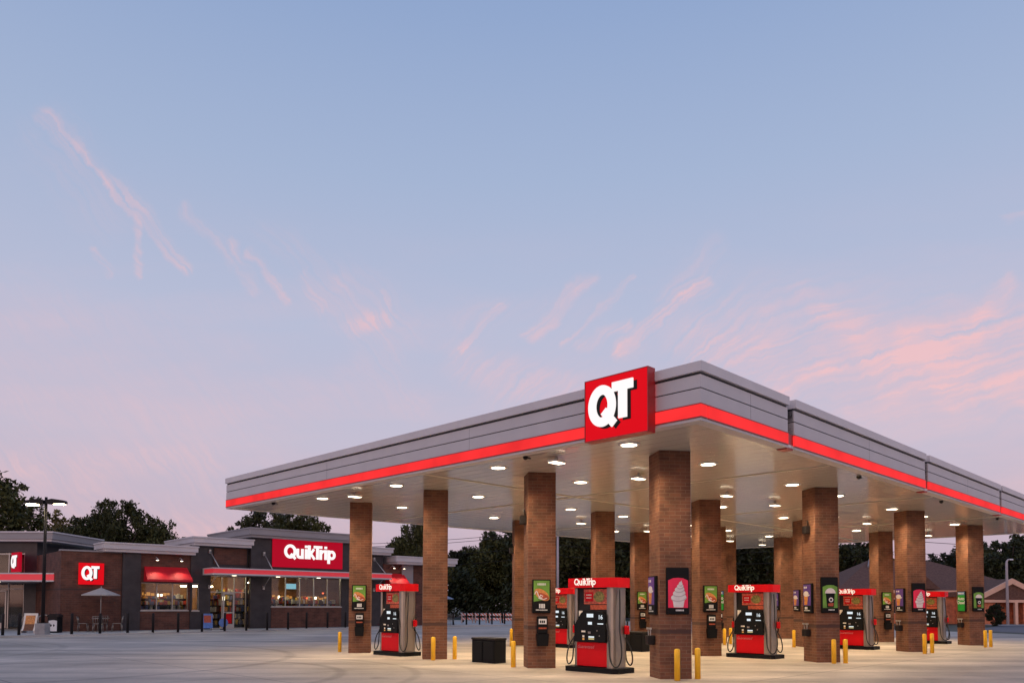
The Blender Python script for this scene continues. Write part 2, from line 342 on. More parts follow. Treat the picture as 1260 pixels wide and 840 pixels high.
def mat_stripes():
    m,nt,b=newmat('barricade_stripes'); L=nt.links.new
    tc=N(nt,'ShaderNodeTexCoord'); sp=N(nt,'ShaderNodeSeparateXYZ'); L(tc.outputs['Object'],sp.inputs[0]); ad=N(nt,'ShaderNodeMath',operation='ADD'); L(sp.outputs[0],ad.inputs[0]); L(sp.outputs[2],ad.inputs[1])
    pp=N(nt,'ShaderNodeMath',operation='PINGPONG'); L(ad.outputs[0],pp.inputs[0]); pp.inputs[1].default_value=.13; gt=N(nt,'ShaderNodeMath',operation='GREATER_THAN'); L(pp.outputs[0],gt.inputs[0]); gt.inputs[1].default_value=.065
    mx=N(nt,'ShaderNodeMix',data_type='RGBA'); L(gt.outputs[0],mx.inputs[0]); mx.inputs[6].default_value=(.85,.16,.05,1); mx.inputs[7].default_value=(.85,.8,.78,1); L(mx.outputs[2],b.inputs['Base Color']); return m
M['barr']=mat_stripes()

# ------------------------------------------------------------------ setting
def sheet(name,poly,z,m,kind='structure',t=0.0):
    mb=MB()
    if t>0: mb.slab(poly,z-t,z)
    else: mb.face([(x,y,z) for x,y in poly])
    o=mb.build(name,m); o['kind']=kind; return o
sheet('ground',[(-1500,-300),(1500,-300),(1500,2500),(-1500,2500)],0,M['earth'])
sheet('parking_lot',[(-70,-25),(34,-25),(31.5,40),(24,60),(20,78),(-60,90),(-90,60)],.006,M['lot'])
ST=(-23.136,43.057); TH=radians(41.5); cT,sT=cos(TH),sin(TH)
def SW(s,y): return (ST[0]+s*cT-y*sT, ST[1]+s*sT+y*cT)
walkp=[SW(-16,-5.9),SW(-1.9,-4.95),SW(15,-2.2),SW(24,-1.7),SW(31,-3.2),SW(36,8),SW(24,12),SW(-16,12)]
sheet('store_sidewalk',walkp,.075,M['walk'],t=.075)
mb=MB()
kp=[SW(-16,-5.9),SW(-1.9,-4.95),SW(15,-2.2),SW(24,-1.7),SW(31,-3.2)]
for i in range(len(kp)-1):
    a,b_=Vector((*kp[i],0)),Vector((*kp[i+1],0)); d=(b_-a).normalized(); n=Vector((d.y,-d.x,0))*.16
    q=[a,b_,b_+n,a+n]; mb.slab([(p.x,p.y) for p in reversed(q)],0,.095)
o=mb.build('store_kerb',M['walk']); o['kind']='structure'
def strip(name,pts,w,z,m): # quads strip along a polyline
    mb=MB()
    for i in range(len(pts)-1):
        a,b_=Vector(pts[i]),Vector(pts[i+1]); d=(b_-a).normalized(); n=Vector((-d.y,d.x))*w
        mb.face([(a.x,a.y,z),(b_.x,b_.y,z),(b_.x+n.x,b_.y+n.y,z),(a.x+n.x,a.y+n.y,z)])
    o=mb.build(name,m); o['kind']='structure'; return o
sheet('side_road',[(33,-25),(39.5,-25),(75,62),(70,70),(41,66),(30.5,52),(31.2,42)],.012,M['road'])
sheet('side_walk_across',[(41,66.2),(110,80),(110,83.5),(41,69.5)],.02,M['walk'])
sheet('rear_road',[(-90,92),(60,96),(60,103),(-90,99)],.01,M['road'])

# grass verge as real blades
def verge(name,poly,n,h=.12):
    mb=MB(); (x0,y0),(x1,y1),(x2,y2),(x3,y3)=poly
    for i in range(n):
        a,b_=random.random(),random.random()
        x=(x0*(1-a)+x1*a)*(1-b_)+(x3*(1-a)+x2*a)*b_; y=(y0*(1-a)+y1*a)*(1-b_)+(y3*(1-a)+y2*a)*b_
        t=random.random()*pi; w=.03; hh=h*random.uniform(.5,1.2); dx,dy=cos(t)*w,sin(t)*w; lx,ly=random.uniform(-.05,.05),random.uniform(-.05,.05)
        mb.face([(x-dx,y-dy,.015),(x+dx,y+dy,.015),(x+lx,y+ly,hh)])
    o=mb.build(name,M['grassb']); o['kind']='stuff'; return o
M['grassb']=mat_leaf('grass_blades',(.07,.11,.022))
sheet('grass_verge',[(26.8,38.2),(46,47.5),(46,50.5),(28.2,42.2)],.016,mat_ground('verge_turf',(.05,.08,.018),False,.3))
verge('grass',[(26.8,38.2),(46,47.5),(46,50.5),(28.2,42.2)],9000)

# ------------------------------------------------------------------ canopy
U1,VL,VF=29.2,18.9,16.6
can=thing('fuel_canopy','huge flat grey canopy with glowing red band and lit underside over the fuel pumps','canopy',(3.37,13.91,0),radians(45))
mb=MB(); mb.slab([(.02,.02),(U1-.02,.02),(U1-.02,VF-.02),(.02,VL-.02)],4.90,4.96); mb.build('soffit',M['soffit'],can)
mb=MB(); mb.slab([(.2,.2),(U1-.2,.2),(U1-.2,VF-.2),(.2,VL-.2)],5.62,5.68); mb.build('roof_deck',M['flat'],can)
for (a,b,c,d) in ((.3,28.9,8.15,8.27),(6.1,6.2,.3,8.149),(6.1,6.2,8.271,18.0),(13.55,13.65,.3,8.149),(13.55,13.65,8.271,17.4),(20.9,21.0,.3,8.149),(20.9,21.0,8.271,16.8)):
    mb=MB(); mb.box(a,b,c,d,4.885,4.8985); mb.build('soffit_joint',M['joint'],can)
# fascia: side facing -u (left in view) and segments facing -v (right in view)
def prof(mb,place,a,b,first=False):
    """place(t0,t1,o,z0,z1,m): box along the edge, o = how far it stands out"""
    place(mb,a,b,-.03,4.95,5.76,1)        # dark core seen in the grooves
    place(mb,a,b,.0,5.195,5.463,0); place(mb,a,b,.0,5.485,5.718,0)
    place(mb,a-(.05 if first else 0),b,.05,5.765,5.945,2)
    place(mb,a,b,.0,4.885,4.935,0)
def pA(mb,a,b,o,z0,z1,m): mb.box(-o,.24,a-(o if a==0 else 0),b,z0,z1,m)
def pB(mb,a,b,o,z0,z1,m): mb.box(a,b,-o,.24,z0,z1,m)
fm=[M['fascia'],M['groove'],M['cap']]
mb=MB(); prof(mb,pA,0,VL)
for v in (6.2,12.4): mb.box(-.0015,.0,v,v+.004,5.2,5.7,1)
mb.build('fascia',fm,can)
mb=MB(); mb.box(-.015,.2,-.015,VL,4.955,5.175); mb.build('light_band',M['band'],can)
mb=MB(); mb.box(-.022,.2,-.022,VL,4.937,4.954); mb.box(-.022,.2,-.022,VL,5.176,5.193); mb.build('band_edge',M['bandoff'],can)
J=[(.2405,3.40),(3.70,12.00),(12.28,20.02),(20.30,27.9),(28.15,U1)]
for i,(a,b) in enumerate(J):
    mb=MB(); prof(mb,pB,a,b)
    u=(a+b)/2; mb.box(u,u+.004,-.0015,.0,5.2,5.7,1)
    mb.build('fascia',fm,can)
    mb=MB(); mb.box(a,b,-.015,.2,4.955,5.175); mb.build('light_band',M['band'],can)
    mb=MB(); mb.box(a,b,-.022,.2,4.937,4.954); mb.box(a,b,-.022,.2,5.176,5.193); mb.build('band_edge',M['bandoff'],can)
for i in range(len(J)-1):
    mb=MB(); a,b=J[i][1],J[i+1][0]; mb.box(a-.001,b+.001,.205,.30,4.965,5.93,0); mb.box(a+.012,b-.012,.03,.244,4.86,5.19,1)
    mb.build('joint_filler',[M['fascia'],M['bandoff']],can)
# rear sides
def wallseg(mb,p,q,z0,z1,t,m):
    a,b=Vector(p),Vector(q); d=(b-a).normalized(); n=Vector((-d.y,d.x))*t
    mb.slab([tuple(a),tuple(b),tuple(b+n),tuple(a+n)],z0,z1,m)
mb=MB(); wallseg(mb,(U1,0.25),(U1,VF),4.885,5.76,.2,0); wallseg(mb,(U1-.2,VF),(.26,VL-.03),4.885,5.76,.2,0); mb.build('rear_fascia',M['fascia'],can)
# ceiling lamps
UP=[(.9,4.0),(8.35,11.35),(15.85,18.95),(22.8,26.1)]
def lamp_round(u,v,par):
    mb=MB(); mb.lathe([(.23,4.899),(.23,4.885),(.18,4.882)],20); a=mb.build('downlight',M['white'],par)
    mb=MB(); mb.lathe([(.165,4.8815),(.165,4.878),(.12,4.876)],16); b=mb.build('lens',M['lens'],a)
    a.location=(u,v,0); return a
def spot(u,v):
    l=bpy.data.objects.new('downlight_lamp',SPOT); col.objects.link(l); l.parent=can; l.location=(u,v,4.86)
SPOT=bpy.data.lights.new('downlight_lamp','SPOT'); SPOT.energy=560; SPOT.spot_size=radians(142); SPOT.spot_blend=.75; SPOT.color=(1,.79,.49); SPOT.shadow_soft_size=.15
first=None
for pr in UP:
    for u in pr:
        for v in (2.25,6.15,10.25,14.1):
            spot(u,v)
            if first is None: first=lamp_round(u,v,can); fl=children(first)[0]
            else:
                c=first.copy(); col.objects.link(c); c.location=(u,v,0); d=fl.copy(); col.objects.link(d); d.parent=c
first=None
for pr in UP:
    for u in pr:
        for v in (4.25,12.3):
            if first is None:
                mb=MB(); mb.box(-.02,.02,-.02,.02,4.82,4.899); mb.box(-.20,.20,-.13,.13,4.77,4.82,bev=.02); first=mb.build('floodlight',M['white'],can,(u,v,0))
                mb=MB(); mb.box(-.17,.17,-.10,.10,4.758,4.769); fl=mb.build('lens',M['lens2'],first)
            else:
                c=first.copy(); col.objects.link(c); c.location=(u,v,0); d=fl.copy(); col.objects.link(d); d.parent=c
for (u,v) in ((.35,4.7),(.35,16.2),(8.2,.4),(14.8,.4),(21.4,.4)):
    mb=MB(); mb.lathe([(.055,4.899),(.06,4.87),(.05,4.84),(.02,4.82)],12); mb.box(-.02,.16,-.02,.02,4.86,4.88); mb.build('camera_dome',M['blackm'],can,(u,v,0))
# corner sign with logo ------------------------------------------------------
def ellipse(cx,cz,rx,rz,n=36,a0=0,a1=2*pi,closed=True):
    k=n if closed else n+1
    return [(cx+rx*cos(a0+(a1-a0)*i/n),cz+rz*sin(a0+(a1-a0)*i/n)) for i in range(k)]
def qt_logo(mb,W,H,y,m=0,msh=None,d=.05):
    """Q and T standing out of a panel spanning 0..W, 0..H"""
    def one(dx,dz,y,m,dep,g):
        w=.12*W
        mb.stroke(ellipse(dx+.305*W,dz+.53*H,.160*W,.262*H,44),w,y,dep,m,True)
        mb.stroke([(dx+.335*W,dz+.44*H),(dx+.505*W,dz+.205*H)],w*.92,y-g,dep,m)
        mb.stroke([(dx+.475*W,dz+.795*H),(dx+.80*W,dz+.795*H)],w*1.0,y-2*g,dep,m)
        mb.stroke([(dx+.640*W,dz+.80*H),(dx+.640*W,dz+.275*H)],w*1.07,y-3*g,dep,m)
    if msh is not None: one(.045*W,-.035*H,y-.004,msh,.001,.001)
    one(0,0,y-d,m,d*.6,.0015)
W,H=1.50,1.20
sg=MB(); sg.box(0,W,-.10,.12,0,H,0,bev=.012)
sg.box(-.012,W+.012,-.108,.122,-.012,.006,1); sg.box(-.012,W+.012,-.108,.122,H-.006,H+.012,1); sg.box(-.012,.006,-.108,.122,.0062,H-.0062,1); sg.box(W-.006,W+.012,-.108,.122,.0062,H-.0062,1)
# sign lives on the side facing -u: local frame x along -v, facing -u
o=sg.build('corner_sign',[M['signred'],M['bandoff']],can)
lg=MB(); qt_logo(lg,W,H,-.104,0,1,.06); l=lg.build('sign_logo',[M['white_lit'],M['black']],o)
o.location=(-.16,2.46,4.80); o.rotation_euler=(0,0,radians(-90))
mb=MB(); mb.box(.1,.25,.12,.17,.2,.3); mb.box(W-.25,W-.1,.12,.17,.2,.3); mb.box(.1,.25,.12,.17,.9,1.0); mb.box(W-.25,W-.1,.12,.17,.9,1.0); mb.build('sign_bracket',M['red'],o)

# ------------------------------------------------------------------ lettering of the shop
def wordmark(mb,x0,z0,h,y,m=0,dep=.03,ww_=.19):
    """heavy joined lettering, x0 = left, z0 = baseline, h = capital height; returns width"""
    w=ww_*h; g=[0]
    xs=[x0]
    def st(p,ww=1.0,cl=False):
        g[0]+=1; mb.stroke([(x0+a*h,z0+b*h) for a,b in p],w*ww,y-.0006*g[0],dep,m,cl)
    st(ellipse(.46,.5,.36,.40,28),1,True); st([(.50,.32),(.86,-.02)],.9)
    X=.92
    st([(X+.11,.72),(X+.11,.27)]+[(X+.29+.18*cos(a),.25+.15*sin(a)) for a in (pi*1.15,pi*1.3,pi*1.5,pi*1.7,pi*1.85)]+[(X+.47,.27),(X+.47,.72)],.95); st([(X+.47,.4),(X+.47,0)],.95)
    X=1.60; st([(X+.09,0),(X+.09,.72)]); st([(X+.09,.80),(X+.09,.98)])
    X=1.84; st([(X+.09,0),(X+.09,1)]); st([(X+.14,.32),(X+.46,.74)],.85); st([(X+.20,.40),(X+.52,0)],.85)
    X=2.30; st([(X-.02,.90),(X+.66,.90)],.9); st([(X+.28,.95),(X+.28,0)])
    X=2.75; st([(X+.09,0),(X+.09,.72)]); st([(X+.12,.45),(X+.24,.60),(X+.42,.62)],.9)
    X=3.15; st([(X+.09,0),(X+.09,.72)]); st([(X+.09,.80),(X+.09,.98)])
    X=3.40; st([(X+.09,-.28),(X+.09,.72)]); st(ellipse(X+.33,.36,.22,.25,24),.95,True)
    return 4.0*h

# ------------------------------------------------------------------ brick pillars with posters
def blocks(mb,x0,x1,z,h,y,m,n,seed=1):
    r=random.Random(seed); x=x0; step=(x1-x0)/n
    for i in range(n):
        ww=step*r.uniform(.55,.85); mb.flat([(x,z),(x+ww,z),(x+ww,z+h),(x,z+h)],y,m)
        x+=step
def poster(kind,par,cx,zb,w,h,yf,rot=0,loc=(0,0,0)):
    """a framed poster: case (part) > picture (sub-part)"""
    fr=MB(); fr.box(-w/2-.03,w/2+.03,-.07,0,-.03,h+.03,0,bev=.015)
    f=fr.build('poster_case',M['black'],par); f.location=loc; f.rotation_euler=(0,0,rot)
    for v in f.data.vertices: pass
    p=MB(); Y=-.074; e=.0016
    if kind=='icecream' or kind=='drink':
        # curved top picture under a black header
        p.flat([(-w/2,0),(w/2,0),(w/2,h*.74),(w*.25,h*.79),(0,h*.80),(-w*.25,h*.79),(-w/2,h*.74)],Y,0 if kind=='icecream' else 5)
        p.flat([(-w/2,0),(w/2,0),(w/2,h*.12),(-w/2,h*.12)],Y-e,4)
        blocks(p,-w*.12,w*.30,h*.045,h*.035,Y-2*e,1,6)
    if kind=='icecream':
        # cup
        p.flat([(-w*.22,h*.13),(w*.26,h*.13),(w*.34,h*.34),(-w*.30,h*.34)],Y-2*e,2)
        k=3
        for (cx_,cz,rx,rz,t) in ((.02,.36,.38,.080,.12),(.04,.455,.31,.070,.15),(.06,.54,.24,.06,.18),(.09,.61,.16,.05,.2),(.11,.665,.09,.045,.2)):
            sh=[(w*(cx_+.012)+w*rx*cos(a)*1.02,h*(cz-.022)+h*rz*sin(a)+t*w*rx*cos(a)*.5) for a in [2*pi*i/22 for i in range(22)]]
            p.flat(sh,Y-k*e,3); k+=1
            sh=[(w*cx_+w*rx*cos(a),h*cz+h*rz*sin(a)+t*w*rx*cos(a)*.5) for a in [2*pi*i/22 for i in range(22)]]
            p.flat(sh,Y-k*e,2); k+=1
        p.flat([(w*.06,h*.68),(w*.16,h*.68),(w*.17,h*.745)],Y-k*e,2)
    if kind=='drink':
        p.flat([(-w*.22,h*.13),(w*.24,h*.13),(w*.32,h*.56),(-w*.30,h*.56)],Y-2*e,4)
        p.flat([(w*.01+w*.36*cos(a),h*.55+h*.155*sin(a)) for a in [pi*i/16 for i in range(17)]],Y-3*e,2)
        p.flat([(w*.05+w*.15*cos(a),h*.36+h*.07*sin(a)) for a in [2*pi*i/18 for i in range(18)]],Y-4*e,2)
        p.flat([(w*.05+w*.08*cos(a),h*.36+h*.035*sin(a)) for a in [2*pi*i/18 for i in range(18)]],Y-5*e,4)
        p.flat([(-w*.14,h*.17),(w*.20,h*.17),(w*.22,h*.27),(-w*.16,h*.25)],Y-6*e,6)
    if kind=='hotdog':
        p.flat([(-w/2,0),(w/2,0),(w/2,h),(-w/2,h)],Y,5)
        p.flat([(-w/2,0),(w/2,0),(w/2,h*.40),(-w/2,h*.33)],Y-e,4)
        p.flat([(w*.02+w*.47*cos(a),h*.55+h*.17*sin(a)-.10*h*cos(a)) for a in [2*pi*i/24 for i in range(24)]],Y-2*e,7)
        p.flat([(w*.12+w*.34*cos(a),h*.50+h*.085*sin(a)-.07*h*cos(a)) for a in [2*pi*i/22 for i in range(22)]],Y-3*e,6)
        p.stroke([(w*(-.44+.30*i/8),h*(.56+.10*sin(i*.55))) for i in range(9)]+[(-w*.06,h*.54),(w*.08,h*.50)],w*.055,Y-4*e,0,2)
        p.stroke([(-w*.12,h*.42),(w*.1,h*.40),(w*.34,h*.44)],w*.05,Y-5*e,0,2)
        p.flat([(-w*.08+w*.14*cos(a),h*.445+h*.028*sin(a)) for a in [2*pi*i/12 for i in range(12)]],Y-6*e,2)
        blocks(p,-w*.26,w*.30,h*.85,h*.065,Y-2*e,1,7,3); blocks(p,-w*.16,w*.22,h*.12,h*.14,Y-2*e,1,4,5); blocks(p,-w*.36,w*.38,h*.045,h*.035,Y-2*e,1,14,6)
    if kind=='coffee':
        p.flat([(-w/2,0),(w/2,0),(w/2,h),(-w/2,h)],Y,8)
        p.flat([(-w/2,0),(w/2,0),(w/2,h*.24),(-w/2,h*.24)],Y-e,4)
        p.flat([(-w*.36,h*.26),(w*.02,h*.26),(w*.16,h*.62),(-w*.44,h*.62)],Y-2*e,7)
        p.flat([(-w*.12+w*.36*cos(a),h*.66+h*.10*sin(a)) for a in [2*pi*i/18 for i in range(18)]],Y-3*e,2)
        p.flat([(w*.10,h*.56),(w*.38,h*.60),(w*.38,h*.64),(w*.10,h*.62)],Y-4*e,2)
        blocks(p,-w*.4,w*.02,h*.86,h*.07,Y-2*e,1,2,8); blocks(p,-w*.3,w*.1,h*.10,h*.09,Y-2*e,1,2,9); blocks(p,-w*.4,w*.4,h*.045,h*.03,Y-2*e,1,9,4)
    if kind=='diesel':
        p.flat([(-w/2,0),(w/2,0),(w/2,h),(-w/2,h)],Y,9); p.flat([(-w/2,h*.84),(w/2,h*.84),(w/2,h),(-w/2,h)],Y-e,10); blocks(p,-w*.4,w*.4,h*.88,h*.08,Y-2*e,1,5,2)
        text(p,'Auto',0,h*.64,h*.24,Y-3*e,1,bold=.025); text(p,'Diesel',0,h*.43,h*.215,Y-3*e,1,bold=.025)
    pic=p.build('poster_picture',[M['pink'],M['white'],M['icew'],M['icesh'],M['black'],M['green'],M['saus'],M['bun'],M['purple'],M['green2'],M['blue']],f)
    return f
def dispenser(par,cx,yf):
    d=MB(); d.box(-.13,.13,-.11,0,.86,1.30,0,bev=.02); d.prism([(-.13,.56),(.13,.56),(.15,.86),(-.15,.86)],-.17,-.0,0)
    o=d.build('towel_dispenser',M['black'],par); o.location=(cx,yf,0)
    s_=MB(); s_.flat([(-.10,1.10),(.10,1.10),(.10,1.23),(-.10,1.23)],-.113,0); blocks(s_,-.07,.07,1.13,.06,-.1145,2,3,5); s_.flat([(-.10,.98),(.10,.98),(.10,1.02),(-.10,1.02)],-.113,1); s_.build('price_card',[M['white'],M['saus'],M['black']],o)
def squeegee(par,yc):
    d=MB(); d.box(-.12,.12,-.16,0,.72,.92,0,bev=.02); o=d.build('squeegee_bucket',M['blackm'],par)
    for k in (-.06,.06):
        t=MB(); t.tube([(k,-.09,.80),(k*1.4,-.10,1.08)],.011,6); t.box(k-.08,k+.08,-.12,-.09,1.05,1.09); t.build('squeegee',M['frame'],o)
    o.location=(-.355,yc,0); o.rotation_euler=(0,0,radians(-90)); return o
PY=radians(8); HP=.35
def pillar(loc,label,front=None,left=None,disp=False,squee=False,speaker=False):
    t=thing('brick_pillar',label,'pillar',(loc[0],loc[1],0),PY,'square brick pillars carrying the canopy')
    mb=MB(); mb.box(-HP,HP,-HP,HP,0,4.898); mb.build('brick_shaft',M['pillar'],t)
    if front:
        big=front in('icecream','drink')
        poster(front,t,0,0,.44 if big else .40,.94 if big else .78,0,0,(.03 if big else -.02,-HP-.001,1.41 if big else 1.40))
    if left: poster(left,t,0,0,.40,.78,0,radians(-90),(-HP-.001,.0,1.40))
    if disp: dispenser(t,-.0,-HP-.001)
    if squee: squeegee(t,.05)
    if speaker:
        mb=MB(); mb.box(-.10,.10,-.16,0,3.62,3.84,bev=.02); mb.tube([(0,-.02,3.84),(0,-.04,4.0)],.02); mb.build('speaker_horn',M['blackm'],t,(-HP-.001,0,0),radians(-90))
    return t
PIL=dict(A1=(3.45,17.12),A2=(.70,19.95),A3=(-2.26,23.0),A4=(-4.99,25.85),B1=(8.78,22.28),B2=(6.18,24.95),B3=(3.25,28.05),B4=(.40,31.05),
 C1=(14.0,27.55),C2=(11.48,30.6),C3=(8.65,33.36),C4=(5.85,35.9),D1=(18.88,32.3),D2=(16.53,35.08),D3=(13.3,38.3),D4=(11.0,40.1))
pillar(PIL['A1'],'nearest and tallest looking brick pillar, with the big pink soft-serve poster','icecream','coffee',squee=True)
pillar(PIL['A2'],'brick pillar left of the nearest pump, with a hot dog poster above a dispenser','hotdog',None,True,speaker=True)
pillar(PIL['A3'],'bare brick pillar without posters, left of the black cabinets')
pillar(PIL['A4'],'leftmost brick pillar, hot dog poster and dispenser, in front of the store','hotdog',None,True)
pillar(PIL['B1'],'brick pillar with a green iced drink poster, between two lit red-topped pumps','drink','coffee',squee=True,speaker=True)
pillar(PIL['B2'],'brick pillar with hot dog poster, partly hidden by the nearest pillar','hotdog',None,True)
pillar(PIL['B3'],'bare brick pillar rising straight behind the nearest pump')
pillar(PIL['B4'],'thin sliver of brick pillar seen behind the left edge of the second pillar',speaker=True)
pillar(PIL['C1'],'brick pillar at right with a small pink soft-serve poster','icecream','coffee',squee=True)
pillar(PIL['C2'],'brick pillar just behind the left edge of the green drink poster pillar',None,'coffee')
pillar(PIL['C3'],'brick pillar behind the hot dog pillar, with the green Auto Diesel sign','diesel',None,True)
pillar(PIL['C4'],'far brick pillar with a hot dog poster left of the nearest pillar','hotdog',None,True)
pillar(PIL['D1'],'rightmost brick pillar, green fuel sign at left and iced drink poster','drink','diesel',squee=True)
pillar(PIL['D2'],'brick pillar with hot dog poster and dispenser at right, above the third pump','hotdog',None,True)
pillar(PIL['D3'],'dim far brick pillar left of the second pump gap, with a dark poster',None,'coffee')
pillar(PIL['D4'],'farthest narrow brick pillar, beside the dark tree opening',None,None)

# ------------------------------------------------------------------ fuel pumps
def XY(u,v): return (3.37+(u-v)*RT,13.91+(u+v)*RT)
def make_pump(loc,label):
    t=thing('fuel_pump',label,'fuel pump',(loc[0],loc[1],0),radians(-45),'fuel pumps under the canopy')
    mb=MB(); mb.slab([(-.80,-.30),(-.70,-.40),(.70,-.40),(.80,-.30),(.80,.30),(.70,.40),(-.70,.40),(-.80,.30)],.006,.12); mb.build('plinth',M['black'],t)
    mb=MB(); pr=[(.44,-.27)]+[(.50+.14*sin(a),-.13-.15*cos(a)) for a in [0,.4,.8,1.2,pi/2]]+[(.50+.14*sin(a),.13-.15*cos(a)) for a in [pi/2,1.95,2.35,2.75,pi]]+[(.44,.27)]
    mb.slab(pr,.12,1.985); mb.build('steel_column',M['steel'],t)
    mb=MB(); mb.box(-.56,-.48,-.25,.25,.12,1.985,bev=.02); mb.build('steel_column',M['steel'],t)
    mb=MB(); mb.box(-.48,.44,-.20,.20,.12,1.985); mb.build('cabinet',M['blackm'],t)
    # topper
    mb=MB(); tp=[(-.76,-.24),(-.66,-.36),(.60,-.36),(.72,-.24),(.72,.24),(.60,.36),(-.66,.36),(-.76,.24)]; mb.slab(tp,1.985,2.21); top=mb.build('topper',M['red'],t)
    for k in (0,1):
        R_=Matrix.Rotation(pi*k,4,'Z')
        wm=MB(); wordmark(wm,-.47,2.040,.165,-.364,0,.003,.18); wm.xform(R_)
        wm.build('topper_lettering',M['topwhite'],top)
        lp=MB(); lp.box(-.475,.435,-.262,-.2005,.14,.70,0,bev=.01); text(lp,'Guaranteed',-.20,.59,.105,-.264,1,bold=.0,shear=.25); lp.xform(R_); lp.build('red_panel',[M['red'],M['palered']],t)
        cs=MB(); cs.prism([(-.50,.71),(.435,.71),(.435,1.34),(.32,1.42),(-.18,1.45),(-.30,1.38),(-.50,1.10)],-.32,-.2005,0)
        e=-.3215
        for (x,z,w,h,m) in ((-.02,1.33,.20,.085,1),(-.02,1.15,.12,.065,1),(.29,1.14,.17,.025,1),(-.22,.955,.12,.04,3),(-.04,.93,.08,.05,4),(-.22,.84,.06,.05,3),(.02,.83,.17,.035,1),(.02,.785,.17,.035,2),(-.22,.775,.06,.04,5),(.19,.98,.03,.03,4),(.26,.86,.03,.03,4)):
            cs.flat([(x-w/2,z-h/2),(x+w/2,z-h/2),(x+w/2,z+h/2),(x-w/2,z+h/2)],e,m)
        text(cs,'16',.29,1.29,.14,e,1,bold=.02)
        cs.xform(R_); cs.build('console',[M['black'],M['screen'],M['keyyel'],M['cream'],M['steel'],M['menu']],t)
        ad=MB(); ad.flat([(-.30,1.60),(.40,1.60),(.40,1.95),(-.30,1.95)],-.203,0); ad.flat([(-.10,1.47),(.40,1.47),(.40,1.58),(-.10,1.58)],-.203,3); ad.flat([(-.26,1.66),(-.02,1.66),(-.02,1.88),(-.26,1.88)],-.2045,1)
        ad.flat([(.16+.16*cos(a),1.77+.13*sin(a)) for a in [2*pi*i/20 for i in range(20)]],-.2045,2); blocks(ad,-.22,-.06,1.80,.03,-.206,4,4,3); blocks(ad,-.22,-.06,1.73,.03,-.206,4,5,4)
        ad.flat([(-.46,1.24),(-.34,1.30),(-.34,1.44),(-.46,1.44)],-.203,4)
        ad.xform(R_); ad.build('advert_panel',[M['adred'],M['red'],M['adgrn'],M['saus'],M['cream']],t)
        # nozzle with its hose, one at each end
        nz=MB(); nz.box(-.055,.055,-.05,.05,-.10,.10,0,bev=.02); nz.tube([(0,0,.05),(0,-.05,.14),(0,-.05,.20)],.022,8,1); nz.tube([(0,0,-.08),(.02,-.02,-.22)],.018,8,1)
        nob=nz.build('nozzle',[M['red'],M['blackm']],t); nob.location=(Vector((-.61,-.16,1.0)) if k==0 else Vector((.61+.08,.16,1.0))); nob.rotation_euler=(0,0,radians(20) if k==0 else radians(200))
        def sm(P,n=5):
            out=[]
            P=[Vector(p) for p in P]
            for i in range(len(P)-1):
                p0,p1,p2,p3=P[max(i-1,0)],P[i],P[i+1],P[min(i+2,len(P)-1)]
                for j in range(n):
                    f=j/n; out.append(.5*((2*p1)+(p2-p0)*f+(2*p0-5*p1+4*p2-p3)*f*f+(3*p1-p0-3*p2+p3)*f**3))
            return out+[P[-1]]
        inv=nob.matrix_basis.inverted() if False else None
        A=sm([(-.60,-.16,.86),(-.70,-.28,.60),(-.72,-.34,.30),(-.64,-.36,.17),(-.55,-.33,.30),(-.54,-.30,.62),(-.53,-.30,.80)])
        B=sm([(.68,-.10,1.94),(.72,-.14,1.5),(.76,-.20,1.0),(.86,-.26,.50),(.82,-.30,.22),(.70,-.33,.17),(.58,-.33,.35),(.54,-.32,.75),(.47,-.32,1.15)])
        for P in (A,B):
            hs=MB(); hs.tube(P,.017,7); hs.xform(R_); hs.build('hose',M['rub'],t)
    return t
pm=make_pump(XY(2.45,4.28),'nearest fuel pump, whole front visible between two brick pillars')
dup(pm,(*XY(2.62,12.45),0),radians(-45),'leftmost fuel pump, beside the leftmost brick pillar')
dup(pm,(*XY(9.95,4.25),0),radians(-45),'second fuel pump from the nearest, standing before the dark tree opening')
dup(pm,(*XY(17.3,4.15),0),radians(-45),'third fuel pump, right of the green iced drink poster pillar')
dup(pm,(*XY(24.3,3.75),0),radians(-45),'small far fuel pump, last at right, by the orange brick house')
dup(pm,(*XY(10.05,12.1),0),radians(-45),'far fuel pump half hidden between the second pillar and the nearest pump')
dup(pm,(*XY(17.3,12.1),0),radians(-45),'farther fuel pump glimpsed behind the nearest brick pillar')
# low black cabinets between the pillars
def make_cab(loc,label):
    t=thing('storage_cabinet',label,'cabinet',(loc[0],loc[1],0),radians(-45),'low black cabinets between the pillars')
    mb=MB(); mb.box(-.45,.45,-.22,.22,.006,.62,bev=.01); mb.build('cabinet_body',M['black'],t)
    for k in (-.225,.225):
        mb=MB(); mb.box(k-.205,k+.205,-.24,-.222,.05,.58,bev=.008); mb.build('door',M['black'],t)
    mb=MB(); mb.box(-.465,.465,-.245,.235,.62,.68,bev=.015); mb.build('lid',M['blackm'],t)
    return t
cb=make_cab(XY(2.55,8.2),'black low cabinet standing between yellow bollards and the bare pillar')
dup(cb,(*XY(9.95,8.7),0),radians(-45),'black low cabinet glimpsed right of the nearest pump, farther back')
